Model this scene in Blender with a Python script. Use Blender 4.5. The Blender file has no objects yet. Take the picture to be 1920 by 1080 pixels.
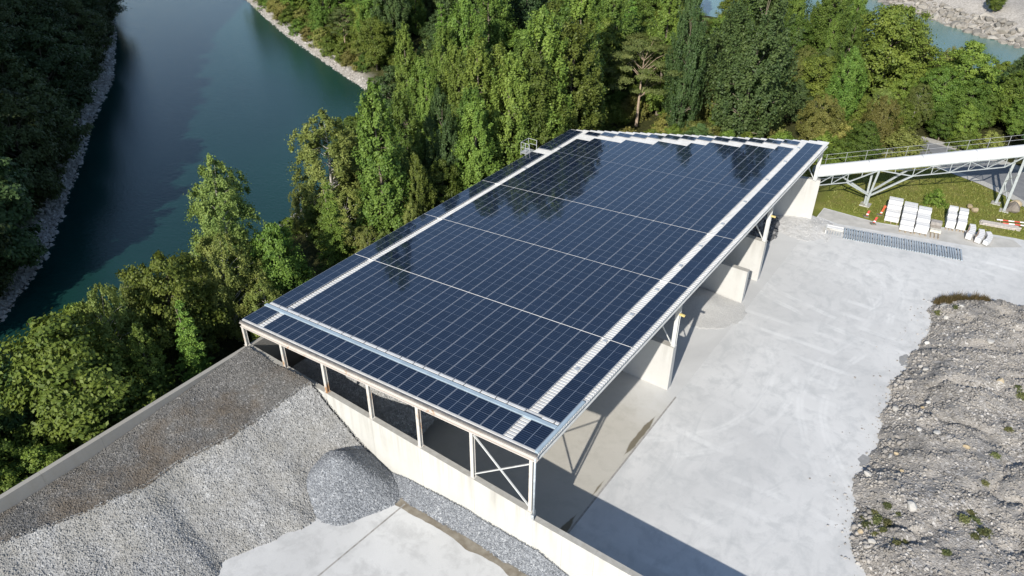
import bpy, math, random
import numpy as np
from mathutils import Vector, Matrix

scene = bpy.context.scene
COL = scene.collection
R = math.radians
rng = np.random.RandomState(7)
random.seed(7)

# ------------------------------------------------------------------ camera
cam_data = bpy.data.cameras.new('camera')
cam = bpy.data.objects.new('camera', cam_data)
COL.objects.link(cam)
cam_data.sensor_width = 36.0
cam_data.lens = 26.567
cam_data.clip_start = 0.5
cam_data.clip_end = 3000
_fw = Vector((-0.481964, 0.680092, -0.552437)); _r = Vector((0.814235, 0.580519, 0.004297)); _u = Vector((-0.323623, 0.447742, 0.833544))
_m = Matrix(((_r.x, _u.x, -_fw.x), (_r.y, _u.y, -_fw.y), (_r.z, _u.z, -_fw.z))).to_4x4()
_m.translation = Vector((42.691930, -27.053782, 43.073229))
cam.matrix_world = _m
scene.camera = cam

# ------------------------------------------------------------------ sky, sun, exposure
SUN_EL = R(31.8)
SUN_DIR = Vector((0.165, -0.835, 0.527)).normalized()      # towards the sun
world = bpy.data.worlds.new('World')
scene.world = world
world.use_nodes = True
wn = world.node_tree.nodes; wl = world.node_tree.links
sky = wn.new('ShaderNodeTexSky')
sky.sky_type = 'NISHITA'
sky.sun_disc = False
sky.sun_elevation = SUN_EL
sky.sun_rotation = math.atan2(SUN_DIR.x, SUN_DIR.y)
sky.altitude = 400
sky.air_density = 1.0
sky.dust_density = 0.6
sky.ozone_density = 1.2
wl.new(sky.outputs[0], wn['Background'].inputs[0])
wn['Background'].inputs[1].default_value = 0.12
sun_data = bpy.data.lights.new('sun', 'SUN')
sun_data.energy = 4.6
sun_data.angle = R(0.53)
sun_data.color = (1.0, 0.945, 0.86)
sun = bpy.data.objects.new('sun', sun_data)
COL.objects.link(sun)
sun.rotation_euler = SUN_DIR.to_track_quat('Z', 'Y').to_euler()
sun.location = (0, -60, 80)
vs = scene.view_settings
vs.view_transform = 'Standard'
vs.look = 'None'
vs.exposure = 0.40
vs.gamma = 1.0
vs.use_curve_mapping = False
scene.cycles.max_bounces = 6
scene.cycles.diffuse_bounces = 4
scene.cycles.glossy_bounces = 3
scene.cycles.transmission_bounces = 3

# ------------------------------------------------------------------ helpers
def tag(o, label=None, cat=None, group=None, kind=None):
    if label: o['label'] = label
    if cat: o['category'] = cat
    if group: o['group'] = group
    if kind: o['kind'] = kind
    return o

def link(o, parent=None):
    COL.objects.link(o)
    if parent is not None:
        o.parent = parent
    return o

def empty(name, loc=(0, 0, 0), rz=0.0):
    o = bpy.data.objects.new(name, None)
    o.empty_display_size = 0.3
    o.location = loc
    o.rotation_euler = (0, 0, rz)
    COL.objects.link(o)
    return o

def np_mesh(name, verts, faces, fattr=None, smooth=False, vattr=None):
    """verts (n,3), faces (m,k) arrays with constant k"""
    verts = np.asarray(verts, np.float32); faces = np.asarray(faces, np.int32)
    me = bpy.data.meshes.new(name)
    n, (m, k) = len(verts), faces.shape
    me.vertices.add(n); me.vertices.foreach_set('co', verts.ravel())
    me.loops.add(m * k); me.loops.foreach_set('vertex_index', faces.ravel())
    me.polygons.add(m)
    me.polygons.foreach_set('loop_start', np.arange(0, m * k, k, dtype=np.int32))
    me.polygons.foreach_set('loop_total', np.full(m, k, dtype=np.int32))
    me.polygons.foreach_set('use_smooth', np.full(m, bool(smooth)))
    me.update(calc_edges=True)
    for nm, a in (fattr or {}).items():
        at = me.attributes.new(nm, 'FLOAT', 'FACE'); at.data.foreach_set('value', np.asarray(a, np.float32))
    for nm, a in (vattr or {}).items():
        at = me.attributes.new(nm, 'FLOAT', 'POINT'); at.data.foreach_set('value', np.asarray(a, np.float32))
    return me

class MB:
    """collects boxes, bars, prisms; build() links them as ONE mesh object"""
    def __init__(s): s.v = []; s.f = []
    def hexa(s, p):            # 8 points: bottom ring 0-3, top ring 4-7
        b = len(s.v); s.v += [tuple(q) for q in p]
        s.f += [tuple(b + i for i in q) for q in ((3, 2, 1, 0), (4, 5, 6, 7), (0, 1, 5, 4), (1, 2, 6, 5), (2, 3, 7, 6), (3, 0, 4, 7))]
        return s
    def box(s, x0, x1, y0, y1, z0, z1):
        return s.hexa([(x0, y0, z0), (x1, y0, z0), (x1, y1, z0), (x0, y1, z0), (x0, y0, z1), (x1, y0, z1), (x1, y1, z1), (x0, y1, z1)])
    def bar(s, a, b, w, h, up=(0, 0, 1)):
        a = Vector(a); b = Vector(b); d = (b - a).normalized(); up = Vector(up)
        if abs(d.dot(up)) > 0.97: up = Vector((0, 1, 0))
        x = d.cross(up).normalized() * (w / 2); z = x.cross(d).normalized() * (h / 2)
        return s.hexa([a - x - z, a + x - z, b + x - z, b - x - z, a - x + z, a + x + z, b + x + z, b - x + z])
    def tube(s, a, b, r0, r1=None, n=8, caps=True):
        r1 = r0 if r1 is None else r1
        a = Vector(a); b = Vector(b); d = (b - a).normalized()
        up = Vector((0, 0, 1)) if abs(d.z) < 0.95 else Vector((1, 0, 0))
        x = d.cross(up).normalized(); y = d.cross(x)
        k = len(s.v)
        for p, r in ((a, r0), (b, r1)):
            for i in range(n):
                t = 2 * math.pi * i / n
                s.v.append(tuple(p + x * (r * math.cos(t)) + y * (r * math.sin(t))))
        for i in range(n):
            j = (i + 1) % n
            s.f.append((k + i, k + j, k + n + j, k + n + i))
        if caps:
            s.f.append(tuple(k + i for i in range(n - 1, -1, -1))); s.f.append(tuple(k + n + i for i in range(n)))
        return s
    def prism(s, poly, z0, z1):
        k = len(s.v); n = len(poly)
        s.v += [(x, y, z0) for x, y in poly] + [(x, y, z1) for x, y in poly]
        s.f.append(tuple(k + i for i in range(n - 1, -1, -1))); s.f.append(tuple(k + n + i for i in range(n)))
        for i in range(n):
            j = (i + 1) % n; s.f.append((k + i, k + j, k + n + j, k + n + i))
        return s
    def mesh(s, name):
        me = bpy.data.meshes.new(name); me.from_pydata(s.v, [], s.f); me.update(); return me
    def build(s, name, mat, parent=None, bevel=0.0, smooth=False):
        me = s.mesh(name); me.materials.append(mat)
        if smooth:
            for q in me.polygons: q.use_smooth = True
        o = bpy.data.objects.new(name, me); link(o, parent)
        if bevel:
            m = o.modifiers.new('bevel', 'BEVEL'); m.width = bevel; m.segments = 2; m.limit_method = 'ANGLE'
        return o

def obj(name, me, mat=None, parent=None):
    if mat is not None: me.materials.append(mat)
    return link(bpy.data.objects.new(name, me), parent)

def copy_tree(o, parent=None):
    c = o.copy(); COL.objects.link(c)
    if parent is not None: c.parent = parent
    for ch in o.children: copy_tree(ch, c)
    return c

def smooth(a, b, x):
    t = np.clip((np.asarray(x, float) - a) / (b - a), 0, 1); return t * t * (3 - 2 * t)

_perm = np.random.RandomState(3).rand(256, 256)
def vnoise(x, y):
    """value noise, numpy"""
    x = np.asarray(x, float); y = np.asarray(y, float)
    xi = np.floor(x).astype(int); yi = np.floor(y).astype(int); fx = x - xi; fy = y - yi
    fx = fx * fx * (3 - 2 * fx); fy = fy * fy * (3 - 2 * fy)
    g = lambda i, j: _perm[i % 256, j % 256]
    return (g(xi, yi) * (1 - fx) + g(xi + 1, yi) * fx) * (1 - fy) + (g(xi, yi + 1) * (1 - fx) + g(xi + 1, yi + 1) * fx) * fy
def fbm(x, y, o=4):
    s = 0; a = 0.5
    for k in range(o):
        s = s + a * (vnoise(x * 2 ** k + 17.3 * k, y * 2 ** k + 9.1 * k) - 0.5); a *= 0.5
    return s

# ------------------------------------------------------------------ materials
class NT:
    def __init__(s, name, rough=0.8, spec=0.3, metal=0.0):
        s.m = bpy.data.materials.new(name); s.m.use_nodes = True
        s.t = s.m.node_tree; s.n = s.t.nodes; s.b = s.n['Principled BSDF']
        s.b.inputs['Roughness'].default_value = rough
        s.b.inputs['Specular IOR Level'].default_value = spec
        s.b.inputs['Metallic'].default_value = metal
        s.co = None
    def L(s, a, b): s.t.links.new(a, b)
    def coord(s, kind='Object'):
        return s.n.new('ShaderNodeTexCoord').outputs[kind]
    def geo(s, k='Position'):
        return s.n.new('ShaderNodeNewGeometry').outputs[k]
    def noise(s, co, scale, detail=4, rough=0.55, dist=0.0):
        n = s.n.new('ShaderNodeTexNoise'); n.inputs['Scale'].default_value = scale; n.inputs['Detail'].default_value = detail
        n.inputs['Roughness'].default_value = rough; n.inputs['Distortion'].default_value = dist
        s.L(co, n.inputs['Vector']); return n.outputs['Fac']
    def voro(s, co, scale, feature='F1', out='Distance'):
        n = s.n.new('ShaderNodeTexVoronoi'); n.inputs['Scale'].default_value = scale; n.feature = feature
        s.L(co, n.inputs['Vector']); return n.outputs[out]
    def ramp(s, f, stops):
        n = s.n.new('ShaderNodeValToRGB'); e = n.color_ramp.elements
        while len(e) < len(stops): e.new(0.5)
        for q, (p, c) in zip(e, stops):
            q.position = p; q.color = (c[0], c[1], c[2], 1) if not isinstance(c, float) else (c, c, c, 1)
        s.L(f, n.inputs[0]); return n.outputs[0]
    def mix(s, f, a, b, mode='MIX'):
        n = s.n.new('ShaderNodeMix'); n.data_type = 'RGBA'; n.blend_type = mode
        for i, v in ((n.inputs[0], f), (n.inputs[6], a), (n.inputs[7], b)):
            if isinstance(v, (int, float)): i.default_value = v
            elif isinstance(v, tuple): i.default_value = (*v, 1)
            else: s.L(v, i)
        return n.outputs[2]
    def math(s, op, a, b=0.0, clamp=False):
        n = s.n.new('ShaderNodeMath'); n.operation = op; n.use_clamp = clamp
        for i, v in ((n.inputs[0], a), (n.inputs[1], b)):
            if isinstance(v, (int, float)): i.default_value = v
            else: s.L(v, i)
        return n.outputs[0]
    def attr(s, name, out='Fac'):
        n = s.n.new('ShaderNodeAttribute'); n.attribute_name = name; return n.outputs[out]
    def sep(s, v):
        n = s.n.new('ShaderNodeSeparateXYZ'); s.L(v, n.inputs[0]); return n.outputs
    def maprange(s, v, a, b, c=0.0, d=1.0, sm=True):
        n = s.n.new('ShaderNodeMapRange'); n.interpolation_type = 'SMOOTHSTEP' if sm else 'LINEAR'
        s.L(v, n.inputs[0])
        for i, q in zip((1, 2, 3, 4), (a, b, c, d)): n.inputs[i].default_value = q
        return n.outputs[0]
    def color(s, v):
        i = s.b.inputs['Base Color']
        if isinstance(v, tuple): i.default_value = (*v, 1)
        else: s.L(v, i)
        return s
    def bump(s, h, strength=0.3, dist=0.05):
        n = s.n.new('ShaderNodeBump'); n.inputs['Strength'].default_value = strength; n.inputs['Distance'].default_value = dist
        s.L(h, n.inputs['Height']); s.L(n.outputs[0], s.b.inputs['Normal']); return s
    def stretch(s, co, x, y, z):
        n = s.n.new('ShaderNodeMapping'); n.inputs['Scale'].default_value = (x, y, z); s.L(co, n.inputs[0]); return n.outputs[0]

def simple(name, col, rough=0.6, var=0.25, scale=3.0, spec=0.3, metal=0.0, bump=0.0):
    t = NT(name, rough, spec, metal); co = t.coord()
    f = t.noise(co, scale, 5)
    a = tuple(c * (1 - var) for c in col); b = tuple(min(c * (1 + var), 0.95) for c in col)
    t.color(t.ramp(f, [(0.3, a), (0.7, b)]))
    if bump: t.bump(t.noise(co, scale * 8, 4), bump, 0.02)
    return t.m

# ------------------------------------------------------------------ terrain (heights in metres above the yard)
E_Y = [-90, -40, -20, -8, 5, 20, 33, 50, 63.7, 68, 77.6, 86.7, 100.5, 132, 240]
E_X = [-14, -20, -25, -27.5, -29, -30, -33, -41, -47.3, -56, -80.5, -103, -132, -200, -420]
W_Y = [-90, -40, -20, -5.7, 2, 7, 21.2, 30.4, 44.7, 64, 80.5, 128, 205]
W_X = [-34, -33, -34, -38.6, -46, -52, -71.3, -84.5, -102.3, -133.6, -163.7, -260, -420]
N_X = [-420, -300, -60, 0, 30, 60, 120, 300]
N_Y = [262, 232, 160, 154, 148, 135, 110, 40]
F_X = [-420, -300, -60, -19, 0, 11, 23, 37, 60, 120, 300]
F_Y = [400, 330, 245, 220, 202, 193, 183, 174, 160, 135, 65]
YF_X = [-3, 25, 32, 35.3, 38, 42, 46, 60, 95]
YF_Y = [52, 63.2, 63.1, 64.0, 66.3, 67.6, 68.6, 70, 72]
WATER = -4.0
def _d(xs, ys, t):
    m = np.gradient(np.array(xs, float), np.array(ys, float)); return 1 / np.sqrt(1 + np.interp(t, ys, m) ** 2)
def d_east(x, y): return (x - np.interp(y, E_Y, E_X)) * _d(E_X, E_Y, y)
def d_west(x, y): return (np.interp(y, W_Y, W_X) - x) * _d(W_X, W_Y, y)
def d_near(x, y): return (np.interp(x, N_X, N_Y) - y) * _d(N_Y, N_X, x)
def d_far(x, y): return (y - np.interp(x, F_X, F_Y)) * _d(F_Y, F_X, x)
def in_yard(x, y):
    a = (x > -2.2) & (x < 95) & (y > -70) & (y < np.interp(x, YF_X, YF_Y))
    return a
def height(x, y):
    x = np.asarray(x, float); y = np.asarray(y, float)
    de = d_east(x, y); dw = d_west(x, y); dn = d_near(x, y); df = d_far(x, y)
    n = fbm(x * 0.11, y * 0.11, 4)
    east = np.interp(de, [-14, -3, 0, 2.5, 6, 13, 24, 60], [-8, -4.9, -4, -3.3, -1.9, -0.9, 0, 0.05]) + n * 1.2 * smooth(1, 10, de) * (1 - smooth(16, 24, de) * (y < 60) * 0.8)
    west = np.interp(dw, [-14, -3, 0, 2.6, 5, 11, 95, 400], [-8, -4.9, -4, -3.4, -1.2, 6.0, 94, 170]) + n * 3.0 * smooth(4, 14, dw)
    h = np.where(dw > -3, np.maximum(west, -4.9), east)
    h = np.where((de < 0) & (dw < -3), np.maximum(np.minimum(east, 99), -8), h)
    near = np.interp(dn, [-14, -3, 0, 3, 9, 25], [-8, -4.9, -4, -3, -1.2, 0.0])
    far = np.interp(df, [-14, -3, 0, 4, 9, 40, 150, 500], [-8, -4.9, -4, -2.2, 0.6, 4, 25, 120]) + n * 2.5 * smooth(0, 6, df)
    h = np.where(dn < 25, np.minimum(h, near + n * 0.8 * smooth(0, 8, dn)), h)
    h = np.where(df > -8, np.where(dn < 8, far, h), h)
    flat = smooth(16, 22, x) * smooth(56, 62, y) * (1 - smooth(88, 100, y))
    h = h * (1 - flat) + (0.05 + n * 0.08) * flat
    return np.where(in_yard(x, y), -0.14, h)

def axis(lo, hi, core, fine):
    """grid line positions: fine in the core, growing outside"""
    a = list(np.arange(core[0], core[1] + 1e-6, fine))
    s = fine
    while a[-1] < hi: s *= 1.12; a.append(a[-1] + s)
    s = fine
    while a[0] > lo: s *= 1.12; a.insert(0, a[0] - s)
    return np.array(a)
gx = np.concatenate([axis(-420, -60, (-140, -60), 1.5)[:-1], ])
gx = gx[gx < -60]
gx = np.concatenate([gx, np.arange(-60, 24, 1.2), np.arange(24, 50, 0.6)])
s_ = 0.8
tail = [50.0]
while tail[-1] < 420: s_ *= 1.12; tail.append(tail[-1] + s_)
gx = np.concatenate([gx, tail])
gy = np.concatenate([np.arange(-30, 58, 1.3), np.arange(58, 86, 0.6), np.arange(86, 215, 1.5)])
s_ = 1.5; tail = [215.0]
while tail[-1] < 520: s_ *= 1.12; tail.append(tail[-1] + s_)
s_ = 1.5; pre = [-31.3]
while pre[-1] > -160: s_ *= 1.15; pre.append(pre[-1] - s_)
gy = np.concatenate([pre[::-1], gy, tail])
def grid_mesh(name, gx, gy, Z, vattr=None, keep=None, smooth_=True):
    X, Y = np.meshgrid(gx, gy)
    nx, ny = len(gx), len(gy)
    v = np.stack([X, Y, Z], -1).reshape(-1, 3)
    i = np.arange(nx * ny).reshape(ny, nx)
    f = np.stack([i[:-1, :-1], i[:-1, 1:], i[1:, 1:], i[1:, :-1]], -1)
    if keep is not None: f = f[keep]
    f = f.reshape(-1, 4)
    return np_mesh(name, v, f, smooth=smooth_, vattr={k: a.ravel() for k, a in (vattr or {}).items()})
GX, GY = np.meshgrid(gx, gy)
GZ = height(GX, GY)
de = d_east(GX, GY); dw = d_west(GX, GY); df = d_far(GX, GY); dn = d_near(GX, GY)
jit = fbm(GX * 0.35, GY * 0.35, 3) * 5
beach = np.maximum((1 - smooth(1.6, 3.4, de + jit * 0.7)) * (de > -20) * (GY > -60), (1 - smooth(1.2, 2.8, dw + jit * 0.8)) * (dw > -12))
beach = np.maximum(beach, (1 - smooth(1, 4, dn + jit)) * (GX > -200))
beach = np.maximum(beach, (1 - smooth(4, 7, df + jit)) * (df > -10))
grass = smooth(22, 26, GX) * smooth(58, 62, GY) * (1 - smooth(84, 92, GY - (GX - 30) * 0.1))
t = NT('ground_soil', 0.95, 0.1)
co = t.geo()
n1 = t.noise(co, 0.35, 6, 0.6); n2 = t.noise(co, 2.2, 5, 0.6); n3 = t.noise(co, 9.0, 3)
floor_c = t.ramp(n2, [(0.3, (0.030, 0.032, 0.014)), (0.55, (0.055, 0.060, 0.020)), (0.75, (0.085, 0.075, 0.035))])
grass_c = t.mix(t.math('MULTIPLY', n3, 0.6), t.ramp(n1, [(0.30, (0.17, 0.20, 0.035)), (0.5, (0.21, 0.21, 0.05)), (0.68, (0.26, 0.215, 0.085))]), (0.11, 0.15, 0.028))
stone_c = t.mix(t.ramp(t.voro(co, 3.5, out='Color'), [(0.0, 0.0), (1.0, 1.0)]), (0.30, 0.28, 0.25), (0.50, 0.47, 0.43))
c = t.mix(t.attr('grass'), floor_c, grass_c)
c = t.mix(t.attr('beach'), c, stone_c)
t.color(c).bump(n3, 0.8, 0.15)
M_soil = t.m
ground = obj('ground', grid_mesh('ground', gx, gy, GZ, {'beach': beach, 'grass': grass}), M_soil)
tag(ground, kind='structure')

# water: the lake on the left and the milky river behind the wood
def water_mat(name, deep, shallow, rough):
    t = NT(name, rough, 0.5); t.b.inputs['IOR'].default_value = 1.333
    co = t.geo()
    big = t.noise(co, 0.05, 3)
    c = t.mix(t.attr('shallow'), deep, shallow)
    c = t.mix(t.math('MULTIPLY', big, 0.45), c, tuple(q * 1.5 for q in shallow))
    t.color(c)
    w = t.noise(t.stretch(co, 0.75, 1.3, 1.0), 1.7, 6, 0.7)
    t.bump(w, 0.34, 0.12)
    return t.m
M_lake = water_mat('lake_water', (0.0050, 0.0240, 0.0235), (0.009, 0.042, 0.035), 0.04)
M_river = water_mat('river_water', (0.085, 0.165, 0.150), (0.105, 0.185, 0.165), 0.12)
wx = np.linspace(-420, -6, 150); wy = np.linspace(-90, 245, 150)
WX, WY = np.meshgrid(wx, wy)
sh = (1 - smooth(3, 22, -d_east(WX, WY))) * (0.15 + 0.85 * smooth(15, 45, WY)); sh = np.clip(sh + fbm(WX * 0.05, WY * 0.05) * 0.8 * (sh > 0.02), 0, 1)
kc = (d_east(WX, WY) < 6)[:-1, :-1] & (d_west(WX, WY) < 8)[:-1, :-1] & (d_near(WX, WY) > 12)[:-1, :-1]
lake = obj('lake', grid_mesh('lake', wx, wy, np.full_like(WX, WATER), {'shallow': sh}, kc), M_lake)
tag(lake, kind='structure')
rx = np.linspace(-420, 300, 120); ry = np.linspace(30, 405, 120)
RX, RY = np.meshgrid(rx, ry)
kc = ((d_near(RX, RY) < 8) & (d_far(RX, RY) < 8))[:-1, :-1]
river = obj('river', grid_mesh('river', rx, ry, np.full_like(RX, WATER + 0.004), {'shallow': smooth(-12, 0, d_far(RX, RY))}, kc), M_river)
tag(river, kind='structure')

# concrete surfaces
def concrete_ground(name, lo, hi, tint_dark, wet=False, tracks=True):
    t = NT(name, 0.85, 0.25); co = t.geo()
    n1 = t.noise(co, 0.09, 6, 0.62, 0.6); n2 = t.noise(co, 0.7, 7, 0.68, 0.3); n3 = t.noise(co, 14, 4)
    c = t.ramp(n1, [(0.32, lo), (0.62, hi)])
    c = t.mix(t.ramp(n2, [(0.36, 0.55), (0.52, 0.0)]), c, tint_dark)
    c = t.mix(t.math('MULTIPLY', n3, 0.16), c, tuple(q * 0.55 for q in lo))
    if tracks:      # tyre sweeps: thin arcs of brushed dust
        w = t.n.new('ShaderNodeTexWave'); w.wave_type = 'RINGS'; w.inputs['Scale'].default_value = 0.13
        w.inputs['Distortion'].default_value = 5.0; w.inputs['Detail'].default_value = 3; w.inputs['Detail Scale'].default_value = 0.25
        mp = t.n.new('ShaderNodeMapping'); mp.inputs['Location'].default_value = (-36, -40, 0); t.L(co, mp.inputs[0]); t.L(mp.outputs[0], w.inputs[0])
        msk = t.math('MULTIPLY', t.ramp(w.outputs['Fac'], [(0.80, 0.0), (0.97, 1.0)]), t.ramp(t.noise(co, 0.16, 3), [(0.50, 0.0), (0.72, 0.40)]))
        c = t.mix(msk, c, tuple(min(q * 1.25, 0.8) for q in hi))
        for cx, cy, rads, y0, y1 in ((27.0, 42.0, (9.4, 9.75, 11.2, 11.55), 38, 54), (29.0, 46.0, (7.6, 7.9, 9.3, 9.6), 40, 56), (52.0, 30.0, (15.5, 15.85, 17.3, 17.65), 12, 40), (38.0, 70.0, (30.0, 30.3, 31.8, 32.1), 30, 50), (20.0, 25.0, (12.0, 12.3, 13.8, 14.1), 10, 34)):
            vd = t.n.new('ShaderNodeVectorMath'); vd.operation = 'DISTANCE'; t.L(co, vd.inputs[0]); vd.inputs[1].default_value = (cx, cy, 0)
            dd = t.math('ADD', vd.outputs['Value'], t.math('MULTIPLY', t.noise(co, 0.25, 2), 0.8))
            yy = t.sep(co)[1]; m = 0.0
            for rr_ in rads:
                q = t.maprange(t.math('ABSOLUTE', t.math('SUBTRACT', dd, rr_ + 0.4)), 0.04, 0.26, 1, 0)
                m = q if m == 0.0 else t.math('MAXIMUM', m, q)
            m = t.math('MULTIPLY', m, t.math('MULTIPLY', t.maprange(yy, y0, y0 + 5), t.maprange(yy, y1 - 5, y1, 1, 0)))
            m = t.math('MULTIPLY', m, t.ramp(t.noise(co, 0.5, 4), [(0.40, 0.0), (0.62, 0.36)]))
            c = t.mix(m, c, tuple(min(q * 1.16, 0.8) for q in hi))
        s2 = t.noise(t.stretch(co, 0.9, 0.30, 1), 0.55, 6, 0.66, 1.8)
        c = t.mix(t.ramp(s2, [(0.52, 0.0), (0.70, 0.55)]), c, tint_dark)
    if wet:
        x, y, z = t.sep(co)
        wob = t.math('MULTIPLY', t.math('SUBTRACT', t.noise(co, 1.3, 3), 0.5), 0.22)
        dx = t.math('ABSOLUTE', t.math('SUBTRACT', t.math('ADD', x, wob), 25.75))
        def seg(a, b, wdt):
            m = t.math('MULTIPLY', t.maprange(y, a - 0.3, a + 1.6), t.maprange(y, b - 2.0, b + 0.3, 1, 0))
            m2 = t.math('MULTIPLY', m, wdt)
            return t.maprange(t.math('SUBTRACT', m2, dx), 0.0, 0.13)
        wetm = t.math('MAXIMUM', t.math('MAXIMUM', seg(0.3, 5.2, 0.34), seg(6.6, 9.4, 0.17)), seg(11.8, 17.6, 0.30))
        dust = t.math('MULTIPLY', t.maprange(t.math('ADD', y, t.math('MULTIPLY', n2, 5.0)), 17.0, 24.0), t.maprange(x, 19.5, 24.0))
        c = t.mix(dust, c, t.ramp(n1, [(0.32, (0.45, 0.45, 0.44)), (0.62, (0.56, 0.56, 0.545))]))
        c = t.mix(wetm, c, (0.175, 0.155, 0.115))
        r = t.mix(wetm, (0.85, 0.85, 0.85), (0.25, 0.25, 0.25)); t.L(r, t.b.inputs['Roughness'])
    t.color(c)
    t.bump(t.math('ADD', n3, t.math('MULTIPLY', n2, 2.0)), 0.25, 0.03)
    return t.m
M_yard = concrete_ground('dusty_concrete', (0.515, 0.516, 0.506), (0.63, 0.63, 0.615), (0.43, 0.44, 0.436))
M_floor = concrete_ground('smooth_concrete', (0.44, 0.42, 0.37), (0.50, 0.48, 0.43), (0.40, 0.385, 0.34), wet=True, tracks=False)
M_load = concrete_ground('loading_concrete', (0.50, 0.50, 0.49), (0.60, 0.60, 0.585), (0.40, 0.40, 0.39), tracks=False)
def sheet(name, poly, z, mat):
    m = MB(); m.v = [(x, y, z) for x, y in poly]; m.f = [tuple(range(len(poly)))]
    o = m.build(name, mat); tag(o, kind='structure'); return o
yard = sheet('yard', [(26.1, -0.1), (95, -0.1), (95, 71.7), (60, 69.8), (46, 68.4), (42, 67.4), (38, 66.1), (35.3, 63.9), (32, 63.0), (25.9, 63.1), (25.9, 60), (26.1, 60)], 0.0, M_yard)
floor_ = sheet('shed_floor', [(-2.0, -0.1), (26.1, -0.1), (26.1, 60), (25.9, 60), (-2.0, 50.2)], 0.004, M_floor)
load = sheet('loading_area', [(-2.1, -70), (95, -70), (95, -0.4), (-2.1, -0.4)], 0.7, M_load)
# grey paved strip beside the end pier
t = NT('old_paving', 0.9, 0.2); co = t.geo()
t.color(t.ramp(t.noise(co, 0.8, 6), [(0.35, (0.40, 0.39, 0.36)), (0.65, (0.50, 0.485, 0.45))])).bump(t.noise(co, 12, 4), 0.3, 0.02)
pav = sheet('paving', [(26.0, 60.4), (28.5, 59.9), (33, 61.0), (43, 63.6), (47, 66.5), (46, 67.8), (42, 66.9), (38, 65.6), (35.3, 63.5), (32, 62.8), (26.0, 62.9)], 0.006, t.m)
# seam between the shed floor and the yard
seam = MB().box(26.03, 26.17, 0, 20.5, 0.0, 0.012).build('floor_joint', simple('joint_filler', (0.30, 0.29, 0.27), 0.9), floor_)
MB().hexa([(15.6, -1.9, 0.69), (15.72, -1.9, 0.69), (12.9, -40, 0.69), (12.78, -40, 0.69), (15.6, -1.9, 0.706), (15.72, -1.9, 0.706), (12.9, -40, 0.706), (12.78, -40, 0.706)]).build('floor_joint', seam.data.materials[0], load)
# asphalt road with a pale verge
t = NT('asphalt', 0.85, 0.25); co = t.geo()
t.color(t.ramp(t.noise(co, 1.2, 6), [(0.3, (0.17, 0.175, 0.185)), (0.7, (0.23, 0.235, 0.24))])).bump(t.noise(co, 30, 3), 0.3, 0.01)
redge = [(64, 62), (55, 69.5), (50, 73.8), (46, 77.6), (43.3, 80.0), (40.35, 81.7), (36, 83.4), (30, 84.6), (22, 85.5)]
def offset(poly, d):
    out = []
    for i, p in enumerate(poly):
        a = Vector(poly[max(i - 1, 0)]); b = Vector(poly[min(i + 1, len(poly) - 1)]); n = (b - a).normalized(); n = Vector((n.y, -n.x))
        out.append((p[0] + n.x * d, p[1] + n.y * d))
    return out
def ribbon(name, e0, e1, z, mat):
    m = MB(); k = len(e0)
    m.v = [(x, y, z) for x, y in e0] + [(x, y, z) for x, y in e1]
    m.f = [(i, i + 1, k + i + 1, k + i) for i in range(k - 1)]
    o = m.build(name, mat); tag(o, kind='structure'); return o
road = ribbon('road', offset(redge, 1.3), offset(redge, 8.5), 0.135, t.m)
verge = ribbon('road_verge', redge, offset(redge, 1.3), 0.131, simple('verge_gravel', (0.42, 0.41, 0.38), 0.95, 0.2, 6, bump=0.4))
verge2 = ribbon('road_verge', offset(redge, 8.5), offset(redge, 10.2), 0.131, verge.data.materials[0])

# ------------------------------------------------------------------ materials for the shed
TH = R(4.213)
def rooftop(x): return 8.35 + x * math.tan(TH)
M_sheet = simple('white_sheet_metal', (0.60, 0.60, 0.585), 0.38, 0.10, 1.5, 0.5)
M_flash = simple('blue_grey_flashing', (0.33, 0.41, 0.47), 0.35, 0.10, 1.2, 0.5)
M_galv = simple('galvanised_steel', (0.50, 0.52, 0.53), 0.42, 0.15, 2.5, 0.5, 0.3)
def rusty(name, base, amount):
    t = NT(name, 0.55, 0.35); co = t.geo()
    n = t.noise(t.stretch(co, 1.0, 1.0, 0.35), 1.7, 6, 0.65)
    t.color(t.mix(t.ramp(n, [(0.60 - amount, 0.0), (0.72 - amount * 0.5, 1.0)]), base, (0.36, 0.20, 0.09)))
    t.bump(t.noise(co, 20, 3), 0.15, 0.01); return t.m
M_post = rusty('weathered_white_steel', (0.55, 0.53, 0.49), 0.06)
M_beam = rusty('rosy_steel', (0.52, 0.48, 0.44), 0.01)
M_plain = simple('light_grey_steel', (0.55, 0.56, 0.55), 0.45, 0.1, 2, 0.4)
def wall_concrete(name, base, ztop, streak=0.6):
    t = NT(name, 0.85, 0.2); co = t.geo()
    n1 = t.noise(co, 0.25, 5); n2 = t.noise(co, 2.5, 6, 0.65); st = t.noise(t.stretch(co, 1.6, 1.6, 0.10), 1.0, 6, 0.62)
    c = t.ramp(n1, [(0.3, tuple(q * 0.90 for q in base)), (0.7, base)])
    c = t.mix(t.ramp(n2, [(0.5, 0.0), (0.8, 0.35)]), c, tuple(q * 0.75 for q in base))
    z = t.sep(co)[2]
    msk = t.math('MULTIPLY', t.ramp(st, [(0.46, 0.0), (0.72, streak)]), t.maprange(z, ztop - 3.2, ztop, 0.15, 1.0))
    c = t.mix(msk, c, (0.27, 0.255, 0.225))
    nz = t.sep(t.geo('Normal'))[2]      # dust and lichen lie on the top edge
    c = t.mix(t.math('MULTIPLY', t.maprange(nz, 0.6, 0.9), t.ramp(n2, [(0.35, 0.55), (0.65, 0.95)])), c, (0.33, 0.315, 0.28))
    t.color(c).bump(t.math('ADD', n2, t.noise(co, 30, 3)), 0.2, 0.015)
    return t.m
M_wall = wall_concrete('pale_concrete', (0.535, 0.53, 0.495), 5.2)
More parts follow.
